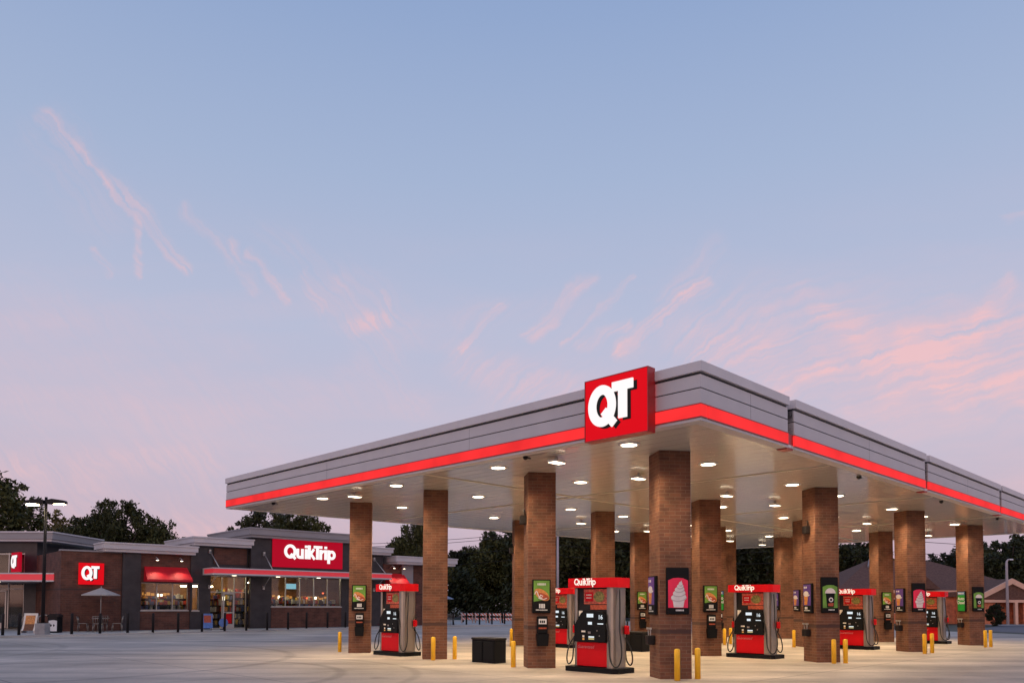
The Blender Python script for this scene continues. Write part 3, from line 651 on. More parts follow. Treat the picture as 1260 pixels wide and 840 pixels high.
# yellow bollards
mbb=MB(); mbb.lathe([(.062,0),(.062,.625),(.054,.648),(.030,.66),(.0001,.662)],14); yb=mbb.build('yellow_bollard',M['yellow'])
BG='yellow bollards guarding the pillars'
ylist=[((3.46,16.46),'yellow bollard in front of the nearest pillar, on its right half'),((3.98,16.85),'yellow bollard just right of the nearest pillar'),
((-2.22,22.24),'yellow bollard in front of the bare brick pillar'),((-1.65,22.77),'yellow bollard standing alone between bare pillar and black cabinet'),
((.04,19.87),'taller looking yellow bollard close left of the second pillar'),((-.02,30.1),'farther yellow bollard behind the one beside the second pillar'),
((-5.7,26.06),'leftmost yellow bollard, left of the leftmost pillar'),((8.81,21.52),'yellow bollard before the green drink poster pillar'),((9.2,21.69),'yellow bollard at the right edge of the green drink poster pillar'),
((13.71,26.12),'yellow bollard before the small pink poster pillar'),((14.21,26.59),'yellow bollard at the right edge of the small pink poster pillar'),
((18.34,30.45),'yellow bollard before the rightmost pillar'),((18.74,30.77),'rightmost yellow bollard, at the edge of the rightmost pillar'),
((10.75,29.96),'yellow bollard in the gap right of the second pump'),((11.2,31.0),'yellow bollard mostly hidden behind the one right of the second pump'),
((9.0,32.34),'far yellow bollard below the Auto Diesel sign'),((8.55,31.6),'far yellow bollard at the right edge of the second hot dog pillar'),
((3.95,31.4),'distant yellow bollard seen through the gap right of the nearest pump')]
for i,((x,y),lb) in enumerate(ylist):
    o=yb if i==0 else yb.copy()
    if i: col.objects.link(o)
    o.location=(x,y,.006); tag(o,lb,'bollard',BG)

# ------------------------------------------------------------------ the store
st=thing('convenience_store','low dark and brick store with glowing red sign, red canopy strip and lit windows','store',(ST[0],ST[1],0),TH)
def sbox(name,mat,*b,bev=0,par=None):
    mb=MB(); mb.box(*b,bev=bev); return mb.build(name,mat,par or st)
# walls, split at every opening so that windows are real openings
def wall(name,mat,s0,s1,y0,z0,z1,holes=(),t=.3):
    mb=MB(); x=s0
    for (a,b,c,d) in holes:
        if a>x: mb.box(x,a,y0,y0+t,z0,z1)
        if c>z0: mb.box(a,b,y0,y0+t,z0,c)
        if d<z1: mb.box(a,b,y0,y0+t,d,z1)
        x=b
    if x<s1: mb.box(x,s1,y0,y0+t,z0,z1)
    return mb.build(name,mat,st)
wall('brick_wall',M['wall'],-1.46,1.58,0,.0,4.42)
sbox('wall_coping',M['greycor'],-1.52,1.58,-.05,.35,4.42,4.50)
wall('brick_pier',M['dark'],1.58,2.55,-.12,0,4.46)
wall('brick_wall',M['wall'],2.55,5.35,0,0,4.46,[(2.62,5.25,1.20,2.80)])
wall('brick_pier',M['dark'],5.35,6.55,-.06,0,5.08,[(5.47,5.86,1.18,2.80)])
wall('dark_wall',M['dark'],6.55,8.93,.1,0,5.08,[(6.60,8.85,.06,3.30)])
sbox('brick_infill',M['wall'],6.75,8.80,.03,.098,4.0,5.0)
wall('tower_wall',M['dark'],8.93,16.6,-.30,0,5.78,[(10.3,15.25,1.42,3.62)])
sbox('brick_infill',M['wall'],10.3,15.25,-.34,-.302,.08,1.38)
wall('dark_wall',M['dark'],16.6,18.75,.1,0,5.08)
wall('brick_wall',M['wall'],18.75,24.2,0,0,4.46,[(18.95,20.1,1.2,2.8)])
sbox('brick_pier',M['greycor'],20.25,21.2,-.10,-.002,.08,4.45)
# tower sides, building sides and back
mb=MB(); mb.box(8.93,9.23,0.0,6,5.0,5.78); mb.box(16.3,16.6,0,6,5.0,5.78); mb.box(9.23,16.3,5.7,6,5.0,5.78); mb.build('tower_side',M['dark'],st)
mb=MB(); mb.box(23.9,24.2,.3,14,0,4.46); mb.box(-1.46,23.9,13.7,14,0,4.46); mb.build('rear_wall',M['wall'],st)
mb=MB(); mb.box(-1.46,-1.16,.3,14,0,4.42); mb.build('return_wall',M['wall'],st)
mb=MB(); mb.box(-1.1,8.9,.35,13.6,4.30,4.36); mb.box(8.9,16.6,6.0,13.6,4.30,4.36);  mb.box(16.6,23.9,.35,13.6,4.30,4.36); mb.build('roof',M['flat'],st)
mb=MB(); mb.box(9.2,16.3,0.1,5.6,5.60,5.66); mb.box(5.6,8.9,.5,5.0,5.0,5.06); mb.box(16.65,18.8,.5,5.0,5.0,5.06); mb.build('upper_roof',M['flat'],st)
def cornice(s0,s1,yf,yb,z0,z1,mat,l=True):
    mb=MB(); o=.0
    mb.box(s0,s1,yf,yb,z0+.16,z1-.09); mb.box(s0-.04,s1+.04,yf-.05,yb,z1-.088,z1); mb.box(s0+.10,s1-.10,yf+.12,yb,z0,z0+.158)
    return mb.build('cornice',mat,st)
cornice(.45,5.6,-.55,1.4,4.46,4.98,M['cornice'])
cornice(5.3,9.0,-.55,4.6,5.06,5.58,M['cornice'])
cornice(8.6,16.9,-.85,6.2,5.72,6.32,M['greycor'])
cornice(16.7,19.2,-.55,4.6,5.06,5.58,M['cornice'])
cornice(19.2,24.6,-.95,1.4,4.46,5.02,M['cornice'])
# windows
def window(s0,s1,z0,z1,y,nv,transom=None,door=None):
    fr=MB(); w=.05
    fr.box(s0,s1,y-.03,y+.06,z0,z0+w); fr.box(s0,s1,y-.03,y+.06,z1-w,z1)
    for k in range(nv+1):
        x=s0+(s1-s0)*k/nv; fr.box(max(s0,x-w/2),min(s1,x+w/2) if k<nv else s1,y-.028,y+.058,z0+w,z1-w)
    if transom: fr.box(s0,s1,y-.026,y+.056,transom,transom+.06)
    f=fr.build('window',M['frame'],st)
    g=MB(); g.box(s0+.02,s1-.02,y+.01,y+.018,z0+.02,z1-.02); g.build('pane',M['glass'],f)
    si=MB(); si.box(s0-.04,s1+.04,y-.14,y-.031,z0-.05,z0+.02); si.build('sill',M['frame'],f)
    return f
window(2.62,5.25,1.20,2.80,.10,3)
window(5.47,5.86,1.18,2.80,.04,1)
window(6.60,8.85,.08,3.30,.2,3,2.28)
window(10.3,15.25,1.42,3.62,-.2,5)
window(18.95,20.1,1.2,2.8,.1,1)
# door leaf inside the entrance
dr=MB(); dr.box(7.38,7.47,.10,.16,.09,2.28); dr.box(8.00,8.09,.10,.16,.09,2.28); dr.box(7.47,8.00,.10,.16,.09,.36); dr.box(7.47,8.00,.10,.16,2.18,2.28); dr.box(7.47,8.00,.10,.16,1.02,1.10); d=dr.build('door',M['frame'],st)
mb=MB(); mb.tube([(7.55,.04,.95),(7.55,.04,1.35)],.018); mb.tube([(7.55,.04,.97),(7.55,.10,.97)],.014); mb.tube([(7.55,.04,1.33),(7.55,.10,1.33)],.014); mb.build('handle',M['steel'],d)
mb=MB(); mb.box(7.53,7.94,.12,.13,.40,.98); mb.build('door_notice',M['red'],d)
# interior
mb=MB(); mb.box(1.6,20.5,.31,9,.05,.078); mb.build('shop_floor',M['floorin'],st)
mb=MB(); mb.box(1.6,20.5,.42,9,3.62,3.68); mb.build('shop_ceiling',M['cer'],st)
mb=MB(); mb.box(1.6,20.5,7.6,7.7,.08,3.6); mb.box(1.6,1.7,.4,7.6,.08,3.6); mb.box(20.4,20.5,.4,7.6,.08,3.6); mb.build('shop_wall',M['backw'],st)
for (x,y,w) in ((3.4,2.2,1.2),(4.6,4.0,1.2),(7.0,1.6,1.5),(7.2,3.6,2.0),(8.2,5.4,2),(11.2,2.4,1.2),(13.0,4.6,1.4),(14.6,3.0,1.2),(10.6,5.8,1.3),(19.4,2.4,1.0),(11.6,.75,1.2),(14.2,.75,1.2),(3.9,.85,1.4),(7.9,.8,1.0)):  # last four, close to the windows, are added to brighten the goods' fronts
    mb=MB(); mb.box(x-w/2,x+w/2,y-.08,y+.08,3.56,3.61); mb.build('ceiling_light',M['strip'],st)
r=random.Random(3)
def shelf(s0,s1,y,z0,levels,dz,dens=7,dep=.35):
    mb=MB(); mb.box(s0,s1,y,y+dep,z0-.04,z0-.0)
    for k in range(1,levels+1): mb.box(s0,s1,y,y+dep,z0+dz*k-.03,z0+dz*k)
    mb.box(s0,s1,y+dep,y+dep+.04,.08,z0+levels*dz); o=mb.build('display_shelf',M['blackm'],st)
    g=MB(); k_=0
    for k in range(levels+1):
        x=s0+.03
        while x<s1-.1:
            w=r.uniform(.06,.16); h=r.uniform(.5,.9)*dz
            if r.random()<.85: g.box(x,x+w,y+.04+r.uniform(0,.08),y+dep-.03,z0+dz*k+.002,z0+dz*k+h)
            x+=w+r.uniform(.005,.03)
    gg=g.build('packaged_goods',M['goods'],o); gg['kind']='stuff'
shelf(2.7,5.5,.95,1.26,1,.27); shelf(7.0,7.75,1.15,.3,4,.40); shelf(8.55,9.9,1.25,.3,4,.42); shelf(10.4,15.6,.75,1.30,1,.33); shelf(8.6,11.4,4.2,.3,5,.4); shelf(3.6,6.4,3.2,1.2,2,.36); shelf(10.4,12.4,3.2,1.0,3,.3); shelf(13,15.6,4.2,.8,3,.35)
for (x0,x1,y,z0,z1,m) in ((3.3,5.0,2.2,2.02,2.40,'menu'),(6.7,8.8,5.6,2.72,2.80,'strip'),(12.05,12.75,1.3,2.60,2.95,'tv'),(12.4,14.6,5.6,1.95,2.35,'menu'),(15.0,17.4,5.6,1.9,2.25,'menu'),(2.75,3.1,2.2,2.1,2.3,'menu'),(10.5,11.3,4.0,3.0,3.06,'strip'),(8.1,8.7,3.2,1.7,2.2,'menu')):
    mb=MB()
    if m=='menu':
        mb.box(x0,x1,y+.03,y+.06,z0,z1,1); x=x0+.02
        while x<x1-.06:
            w=r.uniform(.05,.22); zz=r.uniform(z0,z0+(z1-z0)*.4); mb.box(x,min(x+w,x1),y,y+.029,zz,zz+(z1-z0)*r.uniform(.25,.6),0 if r.random()<.7 else 2); x+=w+r.uniform(.02,.10)
    else: mb.box(x0,x1,y,y+.06,z0,z1)
    mb.build('lit_board',[M[m],M['brown'],M['lens2'] if m=='menu' else M[m]],st)
for (x,z) in ((10.9,1.95),(13.7,1.95),(14.9,2.3)):
    mb=MB(); mb.lathe([(.05,z),(.07,z+.05),(.05,z+.10)],8,c=(x,1.6)); mb.tube([(x,1.6,z+.1),(x,1.6,3.5)],.008,5,1); mb.build('pendant_lamp',[M['redlamp'],M['black']],st)
mb=MB(); mb.box(11.5,18.4,5.9,6.0,.1,2.5); mb.build('shop_partition',M['brown'],st)
mb=MB(); mb.box(2.6,5.3,4.4,4.5,.1,2.2); mb.build('shop_partition',M['brown'],st)
# red strip canopy along the front
def strip_canopy(s0,s1,yf,z0,z1,yb=0.0):
    mb=MB(); mb.box(s0,s1,yf,yf+.10,z0+.09,z1-.07,0); mb.box(s0,s0+.10,yf+.101,yb-.01,z0+.09,z1-.07,0); mb.box(s1-.10,s1,yf+.101,yb-.01,z0+.09,z1-.07,0)
    mb.box(s0-.02,s1+.02,yf-.03,yb-.01,z1-.069,z1,1); mb.box(s0-.01,s1+.01,yf-.02,yb-.01,z0,z0+.089,1)
    o=mb.build('entrance_canopy',[M['awnband'],M['fascia']],st)
    return o
ec=strip_canopy(6.05,18.3,-1.75,3.30,3.72,-.31)
mb=MB(); mb.box(6.05,8.90,-.309,.09,3.30,3.71,0); mb.box(16.62,18.3,-.309,.09,3.30,3.71,0); mb.build('canopy_infill',M['fascia'],ec)
for s in (7.6,10.4,13.2,16.0):
    mb=MB(); mb.lathe([(.13,3.298),(.13,3.285)],12,c=(s,-1.0)); mb.build('canopy_lamp',M['lens2'],ec)
for s in (6.45,9.75,16.05,17.9):
    mb=MB(); yy=-.06 if s<8 or s>16.6 else -.30
    mb.box(s-.06,s+.06,yy-.10,yy-.003,4.62,4.86); mb.tube([(s,yy-.08,4.75),(s,-1.6,3.72)],.028,7); mb.box(s-.06,s+.06,yy-.10,yy-.003,2.50,2.72); mb.tube([(s,yy-.08,2.62),(s,-1.3,3.30)],.022,7); mb.build('tie_rod',M['frame'],st)
# awnings
GLOW=bpy.data.lights.new('gooseneck_glow','SPOT'); GLOW.energy=45; GLOW.spot_size=radians(110); GLOW.spot_blend=.6; GLOW.color=(1,.84,.6); GLOW.shadow_soft_size=.05
def awning(s0,s1,z0,z1,d):
    mb=MB(); A=[(s0+.0,-.02,z1),(s1-.0,-.02,z1),(s1+.06,-d,z0+.12),(s0-.06,-d,z0+.12)]
    mb.face(A[::-1]); mb.face([A[3],A[2],(s1+.06,-d,z0),(s0-.06,-d,z0)][::-1]); mb.face([(s0,-.02,z1),(s0-.06,-d,z0+.12),(s0-.06,-d,z0),(s0-.02,-.02,z0)]); mb.face([(s1,-.02,z1),(s1+.06,-d,z0+.12),(s1+.06,-d,z0),(s1+.02,-.02,z0)][::-1]); mb.face([(s0-.02,-.02,z0),(s0-.06,-d,z0),(s1+.06,-d,z0),(s1+.02,-.02,z0)])
    o=mb.build('awning',M['redfab'],st)
    for x in (s0+(s1-s0)*.22,s0+(s1-s0)*.78):
        l=bpy.data.objects.new('gooseneck_glow',GLOW); col.objects.link(l); l.parent=st; l.location=(x,-.64,z1+.32); l.rotation_euler=(radians(-25),0,0)
    for x in (s0+(s1-s0)*.22,s0+(s1-s0)*.78):
        b=MB(); b.tube([(x,-.02,z1+.35),(x,-.35,z1+.55),(x,-.62,z1+.45)],.02,6,0); b.lathe([(.02,z1+.46),(.09,z1+.34)],10,c=(x,-.64),m=0); b.lathe([(.075,z1+.345),(.07,z1+.33)],10,c=(x,-.64),m=1); b.build('gooseneck_lamp',[M['frame'],M['lens']],o)
awning(2.75,5.15,2.85,3.72,.85)
awning(18.9,20.4,2.95,3.80,.85)
# signs
o=sbox('wall_sign',M['signred'],-.62,.62,-.16,-.002,2.62,3.80,bev=.01)
mb=MB(); qt_logo(mb,1.24,1.18,-.164,0,1,.05); mb.xform(Matrix.Translation((-.62,0,2.62))); mb.build('sign_logo',[M['white_lit'],M['black']],o)
o=sbox('store_sign',M['signstore'],10.3,15.25,-.42,-.302,3.95,5.76,bev=.01)
mb=MB(); wordmark(mb,11.05,4.53,.90,-.47,0,.045,.21); mb.build('sign_lettering',M['white_lit'],o)
# left side entrance block (square to the view), with its own little canopy and cornice
def WS(x,y):  # world -> store frame
    dx,dy=x-ST[0],y-ST[1]; return (dx*cT+dy*sT,-dx*sT+dy*cT)
blk=bpy.data.objects.new('entrance_block',None); col.objects.link(blk); blk.parent=st; blk.location=(*WS(-28.4,46.8),0); blk.rotation_euler=(0,0,-TH)
def bb(name,mats,fn):
    mb=MB(); fn(mb); return mb.build(name,mats,blk)
def f1(mb):
    mb.box(-16,-2.6,0,.3,0,.35); mb.box(-16,0,0,.3,4.62,5.25); mb.box(-.0,.0+.001,0,4,0,5.25); mb.box(-.72,0,0,.3,0,4.62); mb.box(-.3,0,.3,6.5,0,5.25); mb.box(-16,-.3,6.2,6.5,0,5.25)
bb('block_wall',M['dark'],f1)
def f2(mb):
    mb.box(-16,1.25,-.6,.45,5.38,5.74,0); mb.box(-16,1.31,-.66,.45,5.742,5.83,1); mb.box(-16,1.15,-.5,.45,5.25,5.378,1)
    mb.box(.2,1.25,.451,5.2,5.38,5.74,0); mb.box(.2,1.31,.451,5.2,5.742,5.83,1); mb.box(.2,1.15,.451,5.2,5.25,5.378,1)
bb('cornice',[M['greycor'],M['cornice']],f2)
bb('roof',M['flat'],lambda mb: mb.box(-16,-.3,.3,6.2,5.0,5.06))
def f3(mb):
    for x in (-16,-6.1,-4.5,-2.98,-1.72,-.78): mb.box(x,x+.06,.06,.16,.08,4.6)
    for z in (2.42,3.2,4.5): mb.box(-16,-.72,.065,.155,z,z+.06)
    mb.box(-2.86,-2.78,.04,.12,.09,2.36); mb.box(-1.86,-1.78,.04,.12,.09,2.36); mb.box(-2.78,-1.86,.04,.12,.09,.42); mb.box(-2.78,-1.86,.04,.12,2.27,2.36)
fo=bb('window',M['frame'],f3)
mb=MB(); mb.box(-16,-.75,.10,.108,.1,4.6); p_=mb.build('pane',M['glass'],blk)
def f4(mb):
    mb.box(-16,-.75,3.0,3.1,0,5.2,0); mb.box(-16,-.4,.35,3,.08,.10,1)
bb('inner_wall',[M['darkglass'],M['floorin']],f4)
def f5(mb):
    y0,y1=-3.6,-.01; x1=3.15
    mb.box(-16,x1,y0,y0+.1,2.86,3.19,0); mb.box(x1-.1,x1,y0+.101,y0+2.2,2.86,3.19,0); mb.box(-16,x1+.02,y0-.03,y0+2.2,3.191,3.26,1); mb.box(-16,x1+.01,y0-.02,y0+2.2,2.78,2.859,1)
    mb.box(-16,.6,y0+2.2,y1,3.19,3.26,1); mb.box(-16,.6,y0+2.2,y1,2.78,2.859,1)
bb('entrance_canopy',[M['awnband'],M['fascia']],f5)
for x in (-1.8,-.4): 
    mb=MB(); mb.lathe([(.13,2.778),(.13,2.765)],12,c=(x,-2.9)); mb.build('canopy_lamp',M['lens2'],blk)
mb=MB(); mb.box(0,1.15,-.08,.08,0,1.15,bev=.01); so=mb.build('wall_sign',M['signstore'],blk); so.location=(-1.25,-.30,3.42); so.rotation_euler=(0,0,radians(-38))
mb=MB(); qt_logo(mb,1.15,1.15,-.084,0,1,.04); mb.build('sign_logo',[M['white_lit'],M['black']],so)
X9=25.3
mb=MB(); mb.box(24.25,X9,1.2,1.3,2.75,3.08,0); mb.box(X9-.1,X9,1.3,4,2.75,3.08,0); mb.box(24.25,X9+.05,1.15,4,3.081,3.15,1); mb.box(24.25,X9+.05,1.15,4,2.67,2.749,1); mb.build('entrance_canopy',[M['awnband'],M['fascia']],st)

# ------------------------------------------------------------------ dark bollards along the kerb
mbb=MB(); mbb.lathe([(.065,0),(.065,.98),(.05,1.02),(.0001,1.03)],12); kb=mbb.build('steel_bollard',M['blackm'])
KG='slim dark bollards along the store kerb'
kl=[((-23.95,36.98),'dark bollard cut by the left edge of the photo'),((-23.45,37.4),'second dark bollard from the left edge, in front of the side door'),
((-21.6,38.58),'dark bollard before the brick wall, right of the litter bin'),((-20.59,39.3),'dark bollard in front of the patio umbrella table'),((-19.84,40.59),'dark bollard before the left dark pier'),
((-18.74,41.04),'dark bollard under the left part of the awning window'),((-17.77,41.84),'dark bollard under the right part of the awning window'),((-16.87,42.79),'dark bollard beside the curved display stand'),
((-16.04,43.91),'dark bollard in front of the main entrance door'),((-15.14,44.81),'dark bollard just right of the main entrance'),((-14.35,46.1),'dark bollard at the left end of the big window'),
((-13.5,47.4),'dark bollard left of the middle of the big window'),((-12.71,48.64),'dark bollard right of the middle of the big window'),((-11.8,50.3),'dark bollard at the right end of the big window'),((-10.96,51.75),'dark bollard close left of the leftmost pillar'),
((-4.43,59.4),'dark bollard beside the distant patio set, first right of the bare pillar'),((-3.48,60.25),'second dark bollard of the front row right of the bare pillar'),((-2.5,60.87),'third dark bollard of the front row, before the striped barricades'),((-1.57,62.0),'fourth dark bollard of the front row, before the striped barricades'),((-.58,63.2),'last dark bollard of the front row, near the second pillar'),
((-4.3,69.5),'first dark bollard of the rear row, left of the striped barricades'),((-3.18,68.7),'second dark bollard of the rear row, among the barricades'),((-1.97,67.5),'third dark bollard of the rear row, among the barricades'),((-.78,66.2),'last dark bollard of the rear row, beside the rightmost barricade')]
for i,((x,y),lb) in enumerate(kl):
    o=kb if i==0 else kb.copy()
    if i: col.objects.link(o)
    o.location=(x,y,.07 if i<15 else .006); tag(o,lb,'bollard',KG)

# ------------------------------------------------------------------ street furniture near the store
lp=thing('parking_lot_lamp','tall dark lamp post with two lit arms on a concrete base before the store','lamp post',(-22.73,38.07,0))
mb=MB(); mb.box(-.24,.24,-.24,.24,.006,.62,bev=.02); mb.build('concrete_base',M['conc'],lp)
mb=MB(); mb.tube([(0,0,.62),(0,0,6.75)],[.085,.065],10); mb.box(-.14,.14,-.14,.14,.62,.66); mb.build('pole',M['blackm'],lp)
for s in (-1,1):
    mb=MB(); pr=[(.06,6.60),(.35,6.66),(.92,6.58),(.98,6.50),(.96,6.43),(.30,6.40),(.06,6.42)]; mb.prism([(s*a,b) for a,b in pr],-.15,.15); h=mb.build('lamp_head',M['blackm'],lp)
    mb=MB(); mb.box(min(s*.42,s*.90),max(s*.42,s*.90),-.12,.12,6.385 if s>0 else 6.34,6.399); mb.build('lens',M['lotlens'],h)
t=thing('litter_bin','dark domed litter bin with a white front panel beside the lamp post','litter bin',(-23.6,40.6,.075),radians(8))
mb=MB(); mb.box(-.27,.27,-.27,.27,.0,.80,bev=.04); mb.build('bin_body',M['black'],t)
mb=MB(); mb.prism([(-.29,.80),(.29,.80),(.27,.90),(.14,.97),(-.14,.97),(-.27,.90)],-.29,.29); mb.box(-.2,.2,-.292,-.27,.66,.79); mb.build('bin_hood',M['blackm'],t)
mb=MB(); mb.flat([(-.20,.08),(.20,.08),(.20,.62),(.02,.66),(-.20,.62)],-.274,0); mb.flat([(-.09,.30),(-.04,.38),(-.09,.46),(-.13,.38)],-.276,1); mb.flat([(.05,.30),(.10,.38),(.05,.46),(.01,.38)],-.276,1); mb.build('bin_panel',[M['white'],M['black']],t)
def astand(loc,rz,label,mats,w=.62,h=1.0):
    t=thing('advert_stand',label,'sign stand',loc,rz)
    mb=MB(); n=8; pts=[(-.30+.30*(i/n)**.6*1.0,.12+(h-.12)*i/n) for i in range(n+1)]
    for i in range(n):
        (y0,z0),(y1,z1)=pts[i],pts[i+1]; mb.face([(-w/2,y0,z0),(w/2,y0,z0),(w/2,y1,z1),(-w/2,y1,z1)],0,True); mb.face([(-w/2,y0+.03,z0),(-w/2,y1+.03,z1),(w/2,y1+.03,z1),(w/2,y0+.03,z0)],2)
        mm=1 if i>0 and i<n-1 else 0
        mb.face([(-w*.36,y0-.004,z0),(w*.36,y0-.004,z0),(w*.36,y1-.004,z1),(-w*.36,y1-.004,z1)],3 if 2<i<7 else (4 if i<=2 else 0),True)
    mb.build('poster_panel',[mats[0],mats[1],M['blackm'],mats[2],mats[3]],t)
    mb=MB(); mb.box(-w/2-.02,-w/2+.03,-.34,.20,.0,.12); mb.box(w/2-.03,w/2+.02,-.34,.20,.0,.12); mb.tube([(-w/2,.15,.1),(-w/2,.0,h)],.015,6); mb.tube([(w/2,.15,.1),(w/2,.0,h)],.015,6); mb.build('stand_frame',M['frame'],t)
    return t
astand((-24.6,40.2,.075),radians(5),'white curved poster stand with food picture by the side entrance',[M['cream'],M['cream'],M['bun'],M['brown']],.66,1.0)
astand((-17.6,45.4,.075),radians(28),'blue and red curved poster stand left of the main entrance',[M['blue'],M['cream'],M['saus'],M['blue']],.55,.95)
t=thing('round_sign','small round blue sign disc standing beside the curved poster stand','sign',(-16.85,45.9,.075),radians(30))
mb=MB(); mb.prism([(.26*cos(2*pi*i/20),.42+.26*sin(2*pi*i/20)) for i in range(20)],-.03,.03); mb.build('disc',M['blue'],t)
mb=MB(); mb.box(-.15,.15,-.12,.12,0,.04); mb.tube([(0,.04,.02),(0,.04,.5)],.02); mb.build('stand_foot',M['blackm'],t)
# hoop racks
for i,(x,lb) in enumerate(((-25.5,'left steel bicycle hoop in front of the side entrance'),(-24.7,'right steel bicycle hoop in front of the side entrance'))):
    mb=MB(); mb.tube([(-.3,0,0)]+[(-.3*cos(a),0,.62+.28*sin(a)) for a in [pi*k/10 for k in range(11)]]+[(.3,0,0)],.03,8); o=mb.build('bicycle_rack',M['steel'],None,(x,41.5,.075),radians(25)); tag(o,lb,'bicycle rack','steel hoops by the side door')
# patio sets
def patio(loc,fab,lb,cat2,rz=0,un='white'):
    x,y=loc
    t=thing('patio_table','round metal patio table %s'%lb,'table',(x,y,.075))
    mb=MB(); mb.lathe([(.45,.70),(.46,.72),(.45,.74)],20); mb.build('tabletop',M['steel'],t)
    mb=MB(); mb.tube([(0,0,.03),(0,0,.70)],.03); mb.lathe([(.25,0),(.25,.03),(.05,.05)],16); mb.build('pedestal',M['steel'],t)
    u=thing('patio_umbrella','%s fabric umbrella over the patio table %s'%(un,lb),'umbrella',(x,y,.075))
    mb=MB(); n=8; R0=.98; rim=[(R0*cos(2*pi*i/n),R0*sin(2*pi*i/n),1.98) for i in range(n)]
    for i in range(n):
        a,b=rim[i],rim[(i+1)%n]; mb.face([a,b,(0,0,2.36)],0); mb.face([a,(a[0],a[1],1.93),(b[0],b[1],1.93),b],0); mb.face([(0,0,2.32),(b[0]*.97,b[1]*.97,1.97),(a[0]*.97,a[1]*.97,1.97)],0)
    mb.build('umbrella_canopy',fab,u)
    mb=MB(); mb.tube([(0,0,.76),(0,0,2.44)],.022); mb.build('pole',M['frame'],u)
    for k in range(4):
        a=rz+k*pi/2; c=thing('patio_chair',cat2[k],'chair',(x+.82*cos(a),y+.82*sin(a),.075),a-pi/2,'metal chairs round the patio table %s'%lb)
        mb=MB(); mb.box(-.22,.22,-.22,.22,.43,.46,bev=.01); mb.build('seat',M['steel'],c)
        mb=MB(); 
        for xx in (-.2,-.1,0,.1,.2): mb.tube([(xx,.22,.47),(xx,.27,.80)],.012,6)
        mb.tube([(-.22,.22,.46),(-.22,.28,.83),(.22,.28,.83),(.22,.22,.46)],.016,6); mb.build('backrest',M['steel'],c)
        for sx in (-1,1):
            for sy in (-1,1):
                mb=MB(); mb.tube([(sx*.2,sy*.2,.43),(sx*.23,sy*.25,0)],.016,6); mb.build('leg',M['steel'],c)
patio((-22.15,42.3),M['umb'],'by the brick wall sign',['metal chair right of the table by the brick wall','metal chair behind the table by the brick wall, under the umbrella','metal chair left of the table by the brick wall','metal chair before the table by the brick wall, nearest the kerb'],radians(20),'pale grey')
patio((-5.35,58.9),M['umb2'],'far off behind the bare pillar',['metal chair right of the distant patio table','metal chair behind the distant patio table','metal chair left of the distant patio table','metal chair before the distant patio table'],radians(35),'blue grey')
o=bpy.data.objects['patio_umbrella.001'] if 'patio_umbrella.001' in bpy.data.objects else None
# barricades
BGp='orange striped barricades in a row'
def barricade(x,y,lb):
    t=thing('road_barricade',lb,'barricade',(x,y,.006),radians(-4),BGp)
    for z in (.78,.42):
        mb=MB(); mb.box(-.52,.52,-.02,.02,z-.10,z+.10); mb.build('striped_board',M['barr'],t)
    for s in (-1,1):
        mb=MB(); mb.tube([(s*.45,-.28,0),(s*.45,.03,.92)],.025,6); mb.tube([(s*.45,.34,0),(s*.45,.03,.92)],.025,6); mb.build('leg',M['tan'],t)
for i,(x,lb) in enumerate(((-3.75,'leftmost striped barricade between the dark bollards'),(-2.6,'second striped barricade from the left'),(-1.4,'third striped barricade from the left'),(-.2,'rightmost striped barricade, next to the second pillar'))): barricade(x,66.0-.3*i,lb)

# ------------------------------------------------------------------ houses across the road
hs=thing('gabled_house','large orange brick house with a broad brown hipped roof behind the pillars','house',(31,74,0))
mb=MB(); mb.box(0,17.5,0,10,0,3.0); mb.build('brick_wall',M['orange'],hs)
mb=MB()
e0,e1,f0,f1_,ze,zr=-.8,18.3,-.9,11,3.05,6.25
rl,rr_=5.0,11.2; ym=5
P=[(e0,f0,ze),(e1,f0,ze),(e1,f1_,ze),(e0,f1_,ze),(rl,ym,zr),(rr_,ym,zr-.1)]
mb.raw(P,[(0,1,5,4),(1,2,5),(2,3,4,5),(3,0,4),(3,2,1,0)]); mb.prism([(5.2,3.2),(8.6,3.2),(6.9,4.7)],-1.6,2.5); rf=mb.build('roof',M['roof'],hs)
mb=MB(); mb.box(e0-.02,e1+.02,f0-.06,f0+.02,ze-.22,ze+.05); mb.build('eave_board',M['tan'],hs)
mb=MB(); mb.tube([(4.2,ym-1.6,zr-.75),(5.0,ym-.2,zr+.06),(5.2,ym,zr+.05)],.10,5); mb.box(6.0,6.2,3.6,3.8,5.2,5.75); mb.box(6.4,6.6,3.6,3.8,5.2,5.7); mb.build('roof_vent',M['grey'],rf)
for (a,b) in ((1.2,2.4),(4.2,5.6),(10.0,11.5),(13.6,14.9)):
    mb=MB(); mb.box(a-.08,b+.08,-.05,-.003,.9,2.35); w=mb.build('window',M['tan'],hs); mb=MB(); mb.box(a,b,-.07,-.052,.98,2.27); mb.build('pane',M['darkglass'],w)
h2=thing('porch_house','small orange brick house with pale gabled porch at the right edge','house',(39.5,71,0))
mb=MB(); mb.box(0,13,2.0,9,0,2.5); mb.box(1.8,4.2,.0,2.0,0,2.45); mb.box(7.0,13,.4,2.0,0,2.45); mb.build('brick_wall',M['orange'],h2)
mb=MB(); AP=(5.6,4.15)
mb.prism([(2.3,2.0),(AP[0],AP[1]-.50),(9.1,1.9),(9.1,2.35),(AP[0],AP[1]),(2.3,2.45)],-.4,-.2); mb.box(.6,11.2,-.38,-.22,1.98,2.22); mb.build('gable_trim',M['tan'],h2)
